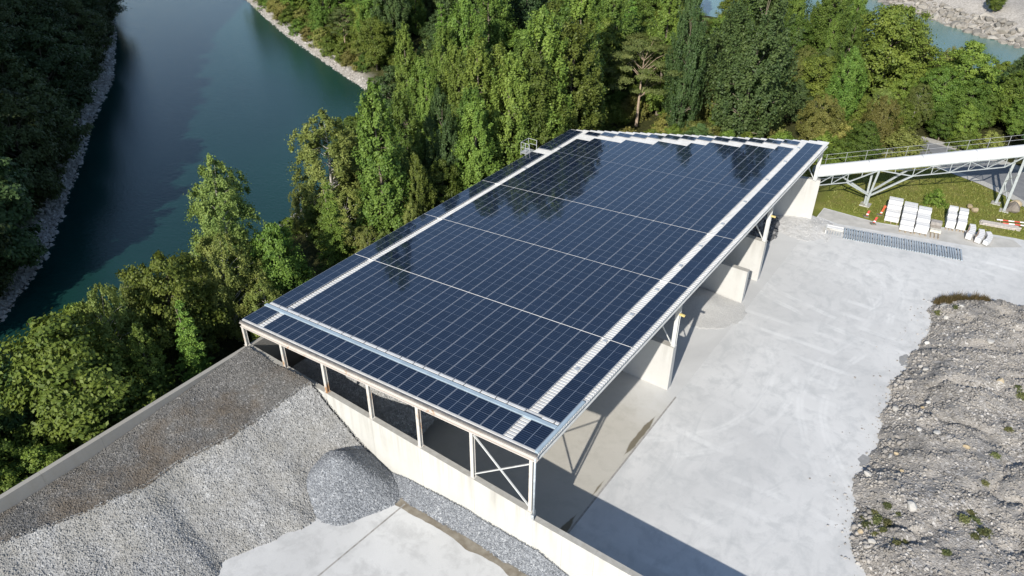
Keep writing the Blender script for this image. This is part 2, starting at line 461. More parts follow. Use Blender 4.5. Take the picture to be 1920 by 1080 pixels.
M_wall_l = wall_concrete('grey_concrete', (0.31, 0.30, 0.28), 5.7, 0.8)
M_pier = wall_concrete('pier_concrete', (0.53, 0.525, 0.50), 4.7, 0.5)

def panel_glass():
    t = NT('solar_cells', 0.055, 0.85); t.b.inputs['IOR'].default_value = 1.5
    uv = t.coord('UV'); x, y, z = t.sep(uv)
    def lines(v, n, w):
        f = t.math('FRACT', t.math('MULTIPLY', v, n)); a = t.math('ABSOLUTE', t.math('SUBTRACT', f, 0.5))
        return t.math('GREATER_THAN', a, 0.5 - w)
    cells = t.math('MAXIMUM', lines(y, 6.0, 0.10), t.math('MULTIPLY', lines(x, 20.0, 0.035), 0.30))
    rnd = t.attr('tone')
    nz = t.noise(t.geo(), 0.6, 3)
    cell = t.mix(rnd, (0.004, 0.0085, 0.022), (0.0065, 0.013, 0.031))
    c = t.mix(cells, cell, (0.032, 0.050, 0.088))
    mid = t.math('LESS_THAN', t.math('ABSOLUTE', t.math('SUBTRACT', x, 0.5)), 0.0085)
    c = t.mix(mid, c, (0.22, 0.26, 0.32))
    t.color(c)
    r = t.maprange(nz, 0.3, 0.7, 0.04, 0.10); t.L(r, t.b.inputs['Roughness'])
    t.bump(t.noise(t.geo(), 0.5, 2), 0.015, 0.1)
    return t.m
M_cells = panel_glass()
M_frame = simple('panel_frame', (0.42, 0.45, 0.50), 0.35, 0.05, 2, 0.5, 0.4)

M_frame_d = simple('panel_frame_dark', (0.17, 0.20, 0.26), 0.35, 0.05, 2, 0.5)
# ------------------------------------------------------------------ the shed
shed = empty('storage_shed', (0, 0, 0))
tag(shed, 'open storage shed with solar panels all over its single-pitch white roof', 'shed')

# corrugated roof sheet; local axes: s across (rising), t along, h out of the roof
def rib_start(t): return -2.52 if t < 48.5 else max(-2.52, (t - 50.05) / 0.342)
v = []; f = []
P = 0.28; t0 = -0.14
while t0 < 58.75 and rib_start(t0 + P) < 25.0:
    s0 = rib_start(t0 + P); s1 = 25.64
    prof = [(0, -0.215), (0.085, -0.215), (0.10, -0.125), (0.265, -0.125), (0.28, -0.215)]
    k = len(v)
    for s in (s0, s1):
        v += [(s, t0 + a, h) for a, h in prof]
    for i in range(4): f.append((k + i, k + 5 + i, k + 6 + i, k + 1 + i))
    t0 += P
roof_me = np_mesh('roof', v, f)
roof = obj('roof', roof_me, M_sheet, shed)
roof.location = (0, 0, 8.35); roof.rotation_euler = (0, -TH, 0)
tag(roof, 'white corrugated sheet roof with ribs running across')

# solar panels
CP, RP = 1.765, 1.042
PL, PW = 1.722, 1.038
def panel_geo():
    a, b, ha, hb = PL / 2, PW / 2, PL / 2 - 0.022, PW / 2 - 0.004
    vv = [(-a, -b, -0.04), (a, -b, -0.04), (a, b, -0.04), (-a, b, -0.04), (-a, -b, 0), (a, -b, 0), (a, b, 0), (-a, b, 0), (-ha, -hb, -0.002), (ha, -hb, -0.002), (ha, hb, -0.002), (-ha, hb, -0.002)]
    ff = [(0, 1, 5, 4), (1, 2, 6, 5), (2, 3, 7, 6), (3, 0, 4, 7), (4, 5, 9, 8), (5, 6, 10, 9), (6, 7, 11, 10), (7, 4, 8, 11), (8, 9, 10, 11)]
    return np.array(vv), np.array(ff)
pv, pf = panel_geo()
puv = np.zeros((9, 4, 2)); puv[8] = [(0, 0), (1, 0), (1, 1), (0, 1)]
def panel_mesh(name, mats, tones):
    V = np.concatenate([(pv @ np.array(m.to_3x3()).T) + np.array(m.translation) for m in mats]); n = len(mats)
    F = np.concatenate([pf + 12 * i for i in range(n)])
    me = np_mesh(name, V, F, fattr={'tone': np.repeat(tones, 9)})
    me.materials.append(M_frame); me.materials.append(M_cells); me.materials.append(M_frame_d)
    idx = np.tile(np.array([2, 0, 2, 0, 2, 0, 2, 0, 1], np.int32), n); me.polygons.foreach_set('material_index', idx)
    uvl = me.uv_layers.new(name='UVMap'); uvl.data.foreach_set('uv', np.tile(puv, (n, 1, 1)).astype(np.float32).ravel())
    return me
slots = []      # (s centre, t centre, stretch in t)
def column(sc, t_from, n, pitch=RP):
    for i in range(n): slots.append((sc, t_from + (i + 0.5) * pitch, pitch / RP))
main_s = [(k + 0.5) * CP for k in range(13)]
right_s, left_s = 24.48, -1.53
for sc in main_s + [right_s, left_s]:
    column(sc, 0.02, 2)
sec = [(2.86, 9, 1.031), (12.20, 9, 1.042), (21.62, 9, 1.038), (31.00, 10, 1.068)]
for sc in main_s + [right_s]:
    for a, n, p in sec: column(sc, a, n, p)
for a, n, p in sec[:3]: column(left_s, a, n, p)
column(left_s, 31.0, 9, 1.036)
ends = [46.3, 47.4, 47.4, 48.6, 48.6, 49.9, 49.9, 51.05, 52.2, 52.2, 53.35, 53.35, 54.45]
for sc, e in zip(main_s, ends):
    n = int(round((e - 41.72) / 1.06)); column(sc, 41.72, n, (e - 41.72) / n)
for k, sc in enumerate(main_s): column(sc, 48.1 + 0.635 * k, 1)
column(right_s, 41.72, 14, 1.08)
column(left_s, 41.75, 7, 0.995)
def slot_world(s, t): return Vector((s * math.cos(TH), t, 8.35 + s * math.sin(TH)))
order = sorted(range(len(slots)), key=lambda i: (slot_world(*slots[i][:2]) - cam.matrix_world.translation).length)
one = panel_mesh('solar_panel', [Matrix.Identity(4)], [0.5])
variants = [one] + [panel_mesh('solar_panel', [Matrix.Identity(4)], [q]) for q in (0.05, 0.3, 0.7, 0.95)]
rest, tones = [], []
for rank, i in enumerate(order):
    s, t_, st = slots[i]
    rx, ry = rng.normal(0, 0.0022, 2)
    m = Matrix.Translation((s, t_, 0)) @ Matrix.Rotation(rx, 4, 'X') @ Matrix.Rotation(ry, 4, 'Y') @ Matrix.Diagonal((1, st, 1, 1))
    if rank < 300:
        o = bpy.data.objects.new('solar_panel', variants[rng.randint(5)]); link(o, roof); o.matrix_local = m
    else:
        rest.append(m); tones.append(rng.rand())
far_panels = obj('solar_panel_field', panel_mesh('solar_panel_field', rest, tones), None, roof)
tag(far_panels, kind='stuff')

# flashings and trim on the roof (roof-local axes)
MB().box(-2.5, 25.36, 2.17, 2.46, -0.12, 0.055).build('cross_flashing', M_flash, roof, 0.015)
s = -2.35; k = 0
while s < 25.2:
    L = (1.25, 0.95, 1.4)[k % 3]
    if not (-0.7 < s < -0.2 or 22.4 < s < 23.4):
        MB().box(s, min(s + L - 0.09, 25.3), 2.58, 2.78, -0.12, 0.03).build('snow_guard', M_sheet, roof, 0.01)
    s += L; k += 1
MB().box(25.38, 25.60, -0.1, 5.35, -0.12, 0.035).build('edge_flashing', M_flash, roof, 0.01)
for t_ in (12.0, 8.1, 16.0, 20.2, 24.6, 28.6, 33.5, 39.0, 45.0, 50.5, 55.0):
    MB().box(23.15, 23.45, t_ - 0.16, t_ + 0.16, -0.12, -0.02).build('junction_plate', M_galv, roof, 0.01)
for t_ in (2.9, 36.0, 43.0):
    MB().box(-0.5, -0.15, t_ - 0.15, t_ + 0.15, -0.12, -0.02).build('junction_plate', M_galv, roof, 0.01)
for a in (12.19, 21.60, 30.985):        # pale rails in the gaps between the panel fields
    MB().box(-2.4, 25.36, a - 0.013, a + 0.010, -0.12, 0.008).build('mounting_rail', M_sheet, roof)
# edge beams and rafters
MB().box(-2.5, 25.62, -0.30, -0.16, -0.22, -0.10).build('eaves_gutter', simple('dark_gutter', (0.16, 0.15, 0.14), 0.5), roof, 0.02)
b = MB().box(-2.5, 25.62, -0.36, -0.05, -0.62, -0.56).box(-2.5, 25.62, -0.36, -0.05, -0.29, -0.23).box(-2.5, 25.62, -0.23, -0.19, -0.56, -0.29)
b.build('edge_beam', M_beam, roof)
b = MB().box(25.22, 25.62, 0.0, 58.3, -0.27, -0.22).box(25.22, 25.60, 0.0, 58.3, -0.66, -0.60).box(25.40, 25.45, 0.0, 58.3, -0.60, -0.27)
b.build('edge_beam', M_plain, roof)
MB().box(-2.52, -2.30, 0.0, 48.6, -0.5, -0.21).build('edge_beam', M_plain, roof)
for a in (7.0, 14.0, 20.6, 27.8, 35.0, 41.9, 48.0):
    MB().box(-2.3, 25.2, a - 0.12, a + 0.12, -0.85, -0.22).build('rafter', M_plain, roof)
for k in range(1, 8):
    MB().box(-2.3 + k * 3.4 - 0.05, -2.3 + k * 3.4 + 0.05, 0.0, 47.8 + k * 1.15, -0.40, -0.205).build('purlin', M_plain, roof)
b = MB().hexa([(-2.4, 48.55, -0.55), (25.1, 57.9, -0.55), (25.1, 57.7, -0.55), (-2.4, 48.35, -0.55), (-2.4, 48.55, -0.22), (25.1, 57.9, -0.22), (25.1, 57.7, -0.22), (-2.4, 48.35, -0.22)][::1])
b.build('edge_beam', M_plain, roof)

# posts
def wall_top(x): return 5.72 - (x + 2.35) * 0.0245 if x < 25.45 else 4.52
def h_post(name, x, y, z0, z1, mat, w=0.24, d=0.26):
    m = MB().box(x - w / 2, x + w / 2, y - d / 2, y - d / 2 + 0.03, z0, z1).box(x - w / 2, x + w / 2, y + d / 2 - 0.03, y + d / 2, z0, z1)
    m.box(x - 0.015, x + 0.015, y - d / 2 + 0.03, y + d / 2 - 0.03, z0, z1)
    m.box(x - 0.2, x + 0.2, y - 0.18, y + 0.18, z0, z0 + 0.03)
    return m.build(name, mat, shed)
px = [-2.3 + 4.583 * k for k in range(7)]
for x in px:
    h_post('post', x, -0.19, wall_top(x), rooftop(x) - 0.6, M_post)
br = [((px[5] + 0.12, -0.19, rooftop(px[5]) - 0.85), (px[6] - 0.12, -0.19, wall_top(px[6]) + 0.25)),
      ((px[5] + 0.12, -0.13, wall_top(px[5]) + 0.3), (px[6] - 0.12, -0.13, rooftop(px[6]) - 1.15))]
for a, b in br:
    MB().bar(a, b, 0.11, 0.07).build('brace', M_plain, shed)
for y, z0 in ((21.15, 4.56), (42.4, 4.66), (58.75, 5.16)):
    x = 24.95
    h_post('post', x, y, z0, rooftop(x) - 0.6, M_plain, 0.34, 0.34)
    for dx in (0.0, 0.35):
        MB().bar((x - 0.15, y - dx * 0.3, z0 + 0.15), (x - 2.1 + dx, y - dx * 0.3, z0 + 2.6), 0.07, 0.07).build('brace', M_plain, shed)
for y in (7.0, 14.0, 20.9, 27.8, 35.0, 41.9, 48.2):
    h_post('post', -2.2, y, 5.68, rooftop(-2.2) - 0.5, M_plain)
# downpipe at the front corner
d = MB().tube((25.48, -0.30, wall_top(25) - 0.1), (25.48, -0.30, rooftop(25.4) - 0.35), 0.07).tube((25.48, -0.30, wall_top(25) - 0.1), (25.48, -0.50, wall_top(25) - 0.25), 0.07)
d.build('downpipe', simple('pipe_grey', (0.40, 0.45, 0.49), 0.4), shed, smooth=True)
MB().box(25.36, 25.60, -0.47, -0.43, 4.55, 5.0).build('pipe_bracket', M_galv, shed)
# pale patched strip below the downpipe
MB().box(25.16, 25.50, -0.425, -0.402, 0.7, 4.7).build('pilaster_strip', simple('white_patch', (0.56, 0.55, 0.52), 0.8, 0.15, 2), shed)
# flood lamps on the right-hand posts
for y, z in ((21.15, 7.9), (42.4, 7.6)):
    MB().box(25.14, 25.62, y - 0.34, y - 0.14, z, z + 0.16).build('flood_lamp', simple('lamp_yellow', (0.62, 0.50, 0.20), 0.5), shed, 0.03)

# small service platform with cage rail at the low eave
pl = empty('access_platform', (-2.62, 41.0, 7.75))
tag(pl, 'small galvanised access platform with guard rails at the low edge of the roof', 'platform')
MB().box(-1.2, -0.02, -0.75, 0.75, -0.06, 0.0).build('deck', M_galv, pl)
MB().box(-1.24, -1.20, -0.79, 0.79, -0.30, 0.12).build('toe_board', M_galv, pl)
for x, y in ((-1.2, -0.75), (-1.2, 0.75), (-0.05, -0.75), (-0.05, 0.75), (-0.6, -0.75)):
    MB().tube((x, y, -0.3), (x, y, 1.25), 0.035, n=6).build('rail_post', M_galv, pl)
for z in (0.65, 1.25):
    MB().tube((-1.2, -0.75, z), (-1.2, 0.75, z), 0.028, n=6).tube((-1.2, -0.75, z), (-0.05, -0.75, z), 0.028, n=6).tube((-1.2, 0.75, z), (-0.05, 0.75, z), 0.028, n=6).build('hand_rail', M_galv, pl)
MB().bar((-0.05, -0.75, -0.1), (-0.9, -0.75, -1.3), 0.06, 0.06).bar((-0.05, 0.75, -0.1), (-0.9, 0.75, -1.3), 0.06, 0.06).build('support_strut', M_galv, pl)

# ------------------------------------------------------------------ concrete walls
def wall_run(name, label, a, b, ztop, z0, th, mat, seg, core_in=0.02):
    """upright cast panels between plan points a and b (left face line), thickness th to the left of a->b"""
    w = empty(name, (0, 0, 0)); tag(w, label, 'wall')
    a = Vector(a); b = Vector(b); d = (b - a); L = d.length; d.normalize(); n = Vector((-d.y, d.x))
    k = max(1, int(round(L / seg)))
    def pt(u, o): q = a + d * u + n * o; return q.x, q.y
    def hexa(m, u0, u1, o0, o1, za, zb0, zb1):
        c = [pt(u0, o0), pt(u1, o0), pt(u1, o1), pt(u0, o1)]
        m.hexa([(*c[0], za), (*c[1], za), (*c[2], za), (*c[3], za), (*c[0], zb0), (*c[1], zb1), (*c[2], zb1), (*c[3], zb0)])
    for i in range(k):
        u0, u1 = L * i / k, L * (i + 1) / k
        m = MB(); pr = rng.uniform(0, 0.004)
        hexa(m, u0 + (0.006 if i else 0), u1 - (0.006 if i < k - 1 else 0), -pr, th + pr, z0, ztop(u0), ztop(u1))
        m.build('wall_panel', mat, w)
    m = MB(); hexa(m, 0.05, L - 0.05, core_in, th - core_in, z0, ztop(0.05) - 0.04, ztop(L - 0.05) - 0.04); m.build('wall_core', mat, w)
    return w
wall_run('retaining_wall', 'long pale concrete wall carrying the front posts of the shed', (-2.38, -0.40), (25.42, -0.40), lambda u: wall_top(-2.38 + u), -0.3, 0.42, M_wall, 4.6)
wall_run('retaining_wall', 'lower pale concrete wall running on from the front corner of the shed', (25.42, -0.395), (62, -0.395), lambda u: 4.52, -0.3, 0.41, M_wall, 2.3)
wall_run('retaining_wall', 'long grey concrete wall between the gravel bank and the trees', (-2.02, -62), (-2.02, -0.41), lambda u: 5.70, -0.6, 0.36, M_wall_l, 4.0)
wall_run('retaining_wall', 'concrete back wall under the low side of the shed roof', (-2.02, 0.03), (-2.02, 50.4), lambda u: 5.66, -0.6, 0.36, M_wall_l, 4.2)
wall_run('partition_wall', 'front sunlit concrete partition under the shed, nearest to the camera', (-2.0, 20.85), (25.12, 20.85), lambda u: 4.56, -0.2, 0.62, M_pier, 9)
wall_run('partition_wall', 'low concrete partition standing close before a taller one under the shed', (-2.0, 37.25), (25.35, 37.25), lambda u: 3.66, -0.2, 0.60, M_pier, 2.7)
wall_run('partition_wall', 'tall concrete partition right behind the low one under the shed', (-2.0, 42.1), (25.18, 42.1), lambda u: 4.66, -0.2, 0.62, M_pier, 9)
wall_run('partition_wall', 'end wall of the shed with broad sunlit pier beside the conveyor', (-1.9, 50.6), (25.55, 59.0), lambda u: 5.14, -0.2, 0.6, M_pier, 9)

# ------------------------------------------------------------------ conveyor gallery
M_white = simple('white_cladding', (0.66, 0.66, 0.65), 0.45, 0.05, 1.2, 0.4)
M_steel = simple('grey_painted_steel', (0.38, 0.41, 0.41), 0.45, 0.12, 3, 0.4, 0.1)
M_belt = simple('belt_rubber', (0.04, 0.04, 0.04), 0.8)
M_railgrey = simple('rail_grey', (0.33, 0.34, 0.34), 0.5, 0.1, 3)
CD = Vector((0.829, 0.559, 0.0)); CN = Vector((-0.559, 0.829, 0.0))
C0 = Vector((29.85, 66.78, 0.0))
def cz(u): return 5.12 + 0.128 * u           # underside of the cover at u metres along from the first leg
def cp(u, o, dz): q = C0 + CD * u + CN * o; return Vector((q.x, q.y, cz(u) + dz))
conv = empty('conveyor', tuple(C0))
tag(conv, 'long white covered conveyor on grey trusses leaving the far corner of the shed', 'conveyor')
inv = Matrix.Translation(-C0)
def cbuild(m, name, mat, parent=conv, smooth_=False):
    m.v = [(x - C0.x, y - C0.y, z) for x, y, z in m.v]
    return m.build(name, mat, parent, smooth=smooth_)
u = -7.2; k = 0
while u < 32:
    L = 6.1
    m = MB(); n = 12; W = 0.80; H = 0.98
    ring = [(-W, 0.0), (-W, 0.30)] + [(W * -math.cos(math.pi * i / n), 0.30 + (H - 0.30) * math.sin(math.pi * i / n)) for i in range(1, n)] + [(W, 0.30), (W, 0.0)]
    uu = [u + 0.02, u + L - 0.02]
    for a in uu: m.v += [tuple(cp(a, o, h)) for o, h in ring]
    q = len(ring)
    m.f = [(i, i + 1, q + i + 1, q + i) for i in range(q - 1)] + [tuple(range(q - 1, -1, -1)), tuple(range(q, 2 * q))]
    cv = cbuild(m, 'cover', M_white)
    m = MB(); b = u + L
    for o, h in (): pass
    ring2 = [(o * 1.03, h * 1.015 + 0.0) for o, h in ring]
    for a in (b - 0.05, b + 0.05): m.v += [tuple(cp(a, o, h)) for o, h in ring2]
    m.f = [(i, i + 1, q + i + 1, q + i) for i in range(q - 1)]
    cbuild(m, 'cover_joint', M_galv)
    u += L
for o in (-0.80, 0.80):
    m = MB().bar(cp(-7.2, o, -0.06), cp(31, o, -0.06), 0.12, 0.12); cbuild(m, 'top_chord', M_steel)
    m = MB().bar(cp(-7.2, o, -1.25), cp(-3.4, o, -1.25), 0.10, 0.10); cbuild(m, 'bottom_chord', M_steel)
    m = MB().bar(cp(4.2, o, -1.25), cp(14.6, o, -1.25), 0.10, 0.10); cbuild(m, 'bottom_chord', M_steel)
    for a_, b_ in ((-3.4, -0.1), (4.2, 0.3), (14.6, 16.6)):
        m = MB().bar(cp(a_, o, -1.25), cp(b_, o, -0.1), 0.12, 0.12); cbuild(m, 'knee_brace', M_steel)
    for a in (-7.0, -5.2, -3.4, -1.8, 2.0, 4.2, 6.3, 8.4, 10.5, 12.6, 14.6):
        h = -1.2 if (a <= -3.4 or a >= 4.2) else -0.62
        m = MB().bar(cp(a, o, -0.1), cp(a, o, h), 0.07, 0.07); cbuild(m, 'strut', M_steel)
    for a, b in ((-7.0, -5.2), (-5.2, -3.4), (4.2, 6.3), (8.4, 6.3), (8.4, 10.5), (12.6, 10.5), (12.6, 14.6)):
        m = MB().bar(cp(a, o, -1.22), cp(b, o, -0.1), 0.06, 0.06); cbuild(m, 'diagonal', M_steel)
m = MB()
for a, b in ((-7, -5.2), (-5.2, -3.4), (4.2, 6.3), (6.3, 8.4), (8.4, 10.5), (10.5, 12.6), (12.6, 14.6)):
    m.bar(cp(a, -0.8, -1.25), cp(b, 0.8, -1.25), 0.05, 0.05)
cbuild(m, 'wind_bracing', M_steel)
m = MB()
for a in range(-6, 16, 2): m.bar(cp(a, -0.8, -0.06), cp(a, 0.8, -0.06), 0.08, 0.08)
cbuild(m, 'cross_members', M_steel)
m = MB().hexa([cp(-7, -0.5, -0.02), cp(31, -0.5, -0.02), cp(31, 0.5, -0.02), cp(-7, 0.5, -0.02), cp(-7, -0.5, 0.02), cp(31, -0.5, 0.02), cp(31, 0.5, 0.02), cp(-7, 0.5, 0.02)])
cbuild(m, 'belt', M_belt)
# walkway and hand rail on the far side
m = MB().hexa([cp(-6, 0.95, 0.0), cp(31, 0.95, 0.0), cp(31, 1.65, 0.0), cp(-6, 1.65, 0.0), cp(-6, 0.95, 0.05), cp(31, 0.95, 0.05), cp(31, 1.65, 0.05), cp(-6, 1.65, 0.05)])
cbuild(m, 'walkway', M_galv)
for h in (0.95, 1.55):
    m = MB().tube(cp(-6, 1.62, h), cp(31, 1.62, h), 0.02, n=6); cbuild(m, 'hand_rail', M_railgrey)
for a in np.arange(-5.5, 31, 2.35):
    m = MB().tube(cp(a, 1.62, 0.0), cp(a, 1.62, 1.55), 0.028, n=6); cbuild(m, 'rail_post', M_railgrey)
# branching first leg
base = C0.copy()
for o in (-0.25, 0.25):
    s_ = 1 if o > 0 else -1
    m = MB().bar(base + CN * o + Vector((0, 0, 0.15)), base + CN * (o * 1.3) + Vector((0, 0, 1.55)), 0.26, 0.26)
    m.bar(base + CN * (o * 1.3) + Vector((0, 0, 1.5)), cp(0.1, 0.8 * s_, -0.1), 0.22, 0.22)
    cbuild(m, 'leg', M_steel)
    m = MB().bar(base + CN * (o * 1.3) + Vector((0, 0, 1.5)), cp(-3.4, 0.8 * s_, -1.22), 0.18, 0.18).bar(base + CN * (o * 1.3) + Vector((0, 0, 1.5)), cp(4.2, 0.8 * s_, -1.22), 0.18, 0.18)
    cbuild(m, 'branch_strut', M_steel)
m = MB().box(C0.x - 0.6, C0.x + 0.6, C0.y - 0.6, C0.y + 0.6, -0.2, 0.16); cbuild(m, 'footing', M_pier)
# second, A-shaped leg
U2 = 16.5
for s_ in (-1, 1):
    q = C0 + CD * U2 + CN * s_ * 1.0
    m = MB().bar((q.x, q.y, 0.1), cp(U2 + 0.2, 0.72 * s_, -0.1), 0.28, 0.28); cbuild(m, 'leg', M_steel)
    m = MB().box(q.x - 0.5, q.x + 0.5, q.y - 0.5, q.y + 0.5, -0.2, 0.14); cbuild(m, 'footing', M_pier)
qa, qb = C0 + CD * U2 - CN * 0.95, C0 + CD * U2 + CN * 0.95
m = MB()
for a, b in ((1.2, 3.0), (3.0, 4.8)):
    m.bar((qa.x, qa.y, a), (qb.x, qb.y, b), 0.08, 0.08).bar((qb.x, qb.y, a), (qa.x, qa.y, b), 0.08, 0.08)
cbuild(m, 'cross_brace', M_steel)

# ------------------------------------------------------------------ stored goods on the paving
M_block = simple('white_block', (0.60, 0.60, 0.595), 0.75, 0.06, 2.0, 0.2, bump=0.15)
M_pallet = simple('pallet_wood', (0.30, 0.24, 0.17), 0.9, 0.25, 4)
def timber(name, label, cat, loc, rz, boxes, mat, group=None):
    o = empty(name, loc, rz); tag(o, label, cat, group)
    for nm, b, mt in boxes: MB().box(*b).build(nm, mt or mat, o, 0.015)
    return o
GROUND2 = 0.012
def stack(label, loc, rz, w, rows, depth, lift=0.14):
    """rows: heights of block courses from front to back"""
    o = empty('block_stack', loc, rz); tag(o, label, 'blocks')
    for x in (0.12, w / 2, w - 0.12):
        MB().box(x - 0.06, x + 0.06, -0.25, depth * len(rows) + 0.05, 0, lift).build('bearer', M_pallet, o)
    for i, h in enumerate(rows):
        nlay = max(1, int(round(h / 0.42)))
        for j in range(nlay):
            jx = rng.uniform(-0.02, 0.02); jy = rng.uniform(-0.015, 0.015)
            MB().box(jx, w + jx, i * depth + 0.012 + jy, (i + 1) * depth - 0.012 + jy, lift + j * h / nlay + 0.004, lift + (j + 1) * h / nlay - 0.004).build('block', M_block, o, 0.02)
    return o
RZ = R(9)
stack('white block stack standing at the left end of the row, by the red boards', (32.75, 63.7, GROUND2), RZ, 1.55, [0.55, 0.95, 0.95, 1.35, 1.75, 1.75], 0.55)
stack('white block stack that reaches farthest forward, touching its neighbour', (34.72, 62.35, GROUND2), RZ, 1.45, [0.60, 1.0, 1.0, 1.4, 1.4, 1.75, 1.75, 1.75], 0.55)
stack('broad white block stack beside the open pallet', (36.25, 62.75, GROUND2), RZ, 1.40, [1.0, 1.0, 1.35, 1.35, 1.35, 1.7, 1.7], 0.55)
stack('narrow white block stack next to the open pallet', (39.0, 66.1, GROUND2), RZ, 0.95, [0.9, 0.9, 1.3, 1.3, 1.7], 0.55)
stack('narrow white block stack nearest to the brown racks', (40.1, 66.4, GROUND2), RZ, 0.95, [1.0, 1.0, 1.3, 1.6, 1.6], 0.55)
# open pallet with leftovers
o = empty('pallet', (37.75, 63.9, GROUND2), RZ); tag(o, 'open pallet with a pale slab and rubble between the white stacks', 'pallet')
for x in (0.15, 0.55, 0.95):
    MB().box(x - 0.05, x + 0.05, -1.2, 2.6, 0, 0.14).build('bearer', M_pallet, o)
MB().box(0, 1.15, 0.0, 0.6, 0.14, 0.45).build('slab', simple('cream_slab', (0.60, 0.57, 0.49), 0.85), o, 0.02)
MB().box(0, 1.15, 0.62, 1.7, 0.14, 0.30).build('slab', simple('dull_slab', (0.36, 0.32, 0.27), 0.9, 0.3, 3), o, 0.02)
MB().box(0.0, 1.2, 1.8, 2.6, 0.14, 0.62).build('slab', simple('grey_slab', (0.33, 0.31, 0.29), 0.9), o, 0.02)
# curved kerb segments in brown racks
M_rack = simple('rack_wood', (0.33, 0.25, 0.19), 0.9, 0.25, 4)
def curved(label, loc, rz, rad, a0, a1, w, h, mat, rack=True):
    o = empty('kerb_segment', loc, rz); tag(o, label, 'kerb')
    n = 6; a = np.linspace(R(a0), R(a1), n + 1)
    for i in range(n):
        m = MB(); c = []
        e = 0.006
        for t_, r_ in ((a[i] + e, rad), (a[i + 1] - e, rad), (a[i + 1] - e, rad - w), (a[i] + e, rad - w)):
            c.append((rad * -1 + r_ * math.cos(t_), r_ * math.sin(t_)))
        m.hexa([(*q, 0.1) for q in c] + [(*q, 0.1 + h) for q in c]); m.build('segment', mat, o, 0.02)
    if rack:
        for t_ in (a[1], a[4]):
            r_ = rad - w - 0.06
            MB().box(-rad + r_ * math.cos(t_) - 0.05, -rad + r_ * math.cos(t_) + 0.05, r_ * math.sin(t_) - 0.3, r_ * math.sin(t_) + 0.3, 0, h + 0.15).build('rack_post', M_rack, o)
    return o
curved('bowed pale kerb in a brown rack, left one of three', (42.1, 66.0, GROUND2), R(2), 5.5, -16, 16, 0.62, 0.75, M_block)
curved('bowed white kerb in a brown rack, middle one of three', (43.1, 65.6, GROUND2), R(0), 5.0, -16, 17, 0.60, 0.62, M_block)
curved('strongly curved white kerb lying free at the right end', (43.95, 65.7, GROUND2), R(2), 3.4, -26, 26, 0.55, 0.5, M_block, False)
# long planks on the grass
o = empty('plank_pile', (42.2, 69.5, 0.06), R(12)); tag(o, 'low pile of long weathered planks lying on the grass', 'planks')
M_plank = simple('silvered_wood', (0.46, 0.42, 0.38), 0.9, 0.2, 5)
for i, (y, z, l0, l1) in enumerate(((0, 0, 0.0, 4.2), (0.28, 0, 0.2, 4.3), (0.56, 0, 0.0, 4.0), (0.84, 0, 0.1, 4.1), (0.12, 0.13, 0.3, 4.0), (0.42, 0.13, 0.1, 4.35), (0.70, 0.13, 0.2, 4.1))):
    MB().box(l0, l1, y, y + 0.25, z, z + 0.11).build('plank', M_plank, o, 0.01)
# red and white striped poles
M_red = simple('signal_red', (0.55, 0.085, 0.065), 0.5, 0.08, 3)
M_rw = simple('signal_white', (0.75, 0.74, 0.72), 0.5, 0.05, 3)
for k, (loc, rz, ph, lab) in enumerate((((43.7, 71.5, 0.32), R(21), 0, 'striped red and white barrier pole lying farther back on the grass'), ((44.4, 71.0, 0.30), R(19), 1, 'striped red and white barrier pole lying nearer the planks'))):
    o = empty('barrier_pole', loc, rz); tag(o, lab, 'pole')
    for i in range(7):
        MB().tube((i * 0.62, 0, 0), (i * 0.62 + 0.62, 0, 0), 0.075, n=10).build('stripe', M_red if (i + ph) % 2 else M_rw, o)
    for x in (0.4, 3.6):
        MB().bar((x, -0.2, -0.26), (x, 0, -0.05), 0.05, 0.05).bar((x, 0.2, -0.26), (x, 0, -0.05), 0.05, 0.05).build('trestle', M_pallet, o)
# red warning boards on their feet
M_orange = simple('signal_orange', (0.60, 0.13, 0.06), 0.5, 0.08, 3)
for loc, rz, tilt, h, lab, mat in (((30.75, 63.6, 0.05), R(30), 12, 0.85, 'red warning board beside the conveyor footing, leftmost of three', M_red), ((31.9, 62.2, 0.05), R(35), 14, 0.95, 'red warning board farthest out on the grey paving', M_red), ((32.0, 65.0, 0.05), R(40), 16, 1.1, 'orange warning board with a round lamp next to the white stacks', M_orange)):
    o = empty('warning_board', loc, rz); tag(o, lab, 'sign'); o.rotation_euler = (0, R(tilt), rz)
    MB().box(-0.13, 0.13, -0.03, 0.03, 0.18, h).build('board', mat, o, 0.015)
    MB().box(-0.135, 0.135, -0.034, 0.034, 0.30, 0.46).build('white_band', M_rw, o)
    MB().box(-0.35, 0.35, -0.22, 0.22, -0.04, 0.10).build('foot', simple('recycled_rubber', (0.16, 0.15, 0.12), 0.9), o, 0.03)
    if mat is M_orange: MB().tube((0, -0.07, h + 0.10), (0, 0.07, h + 0.10), 0.15, n=16).build('lamp', mat, o)
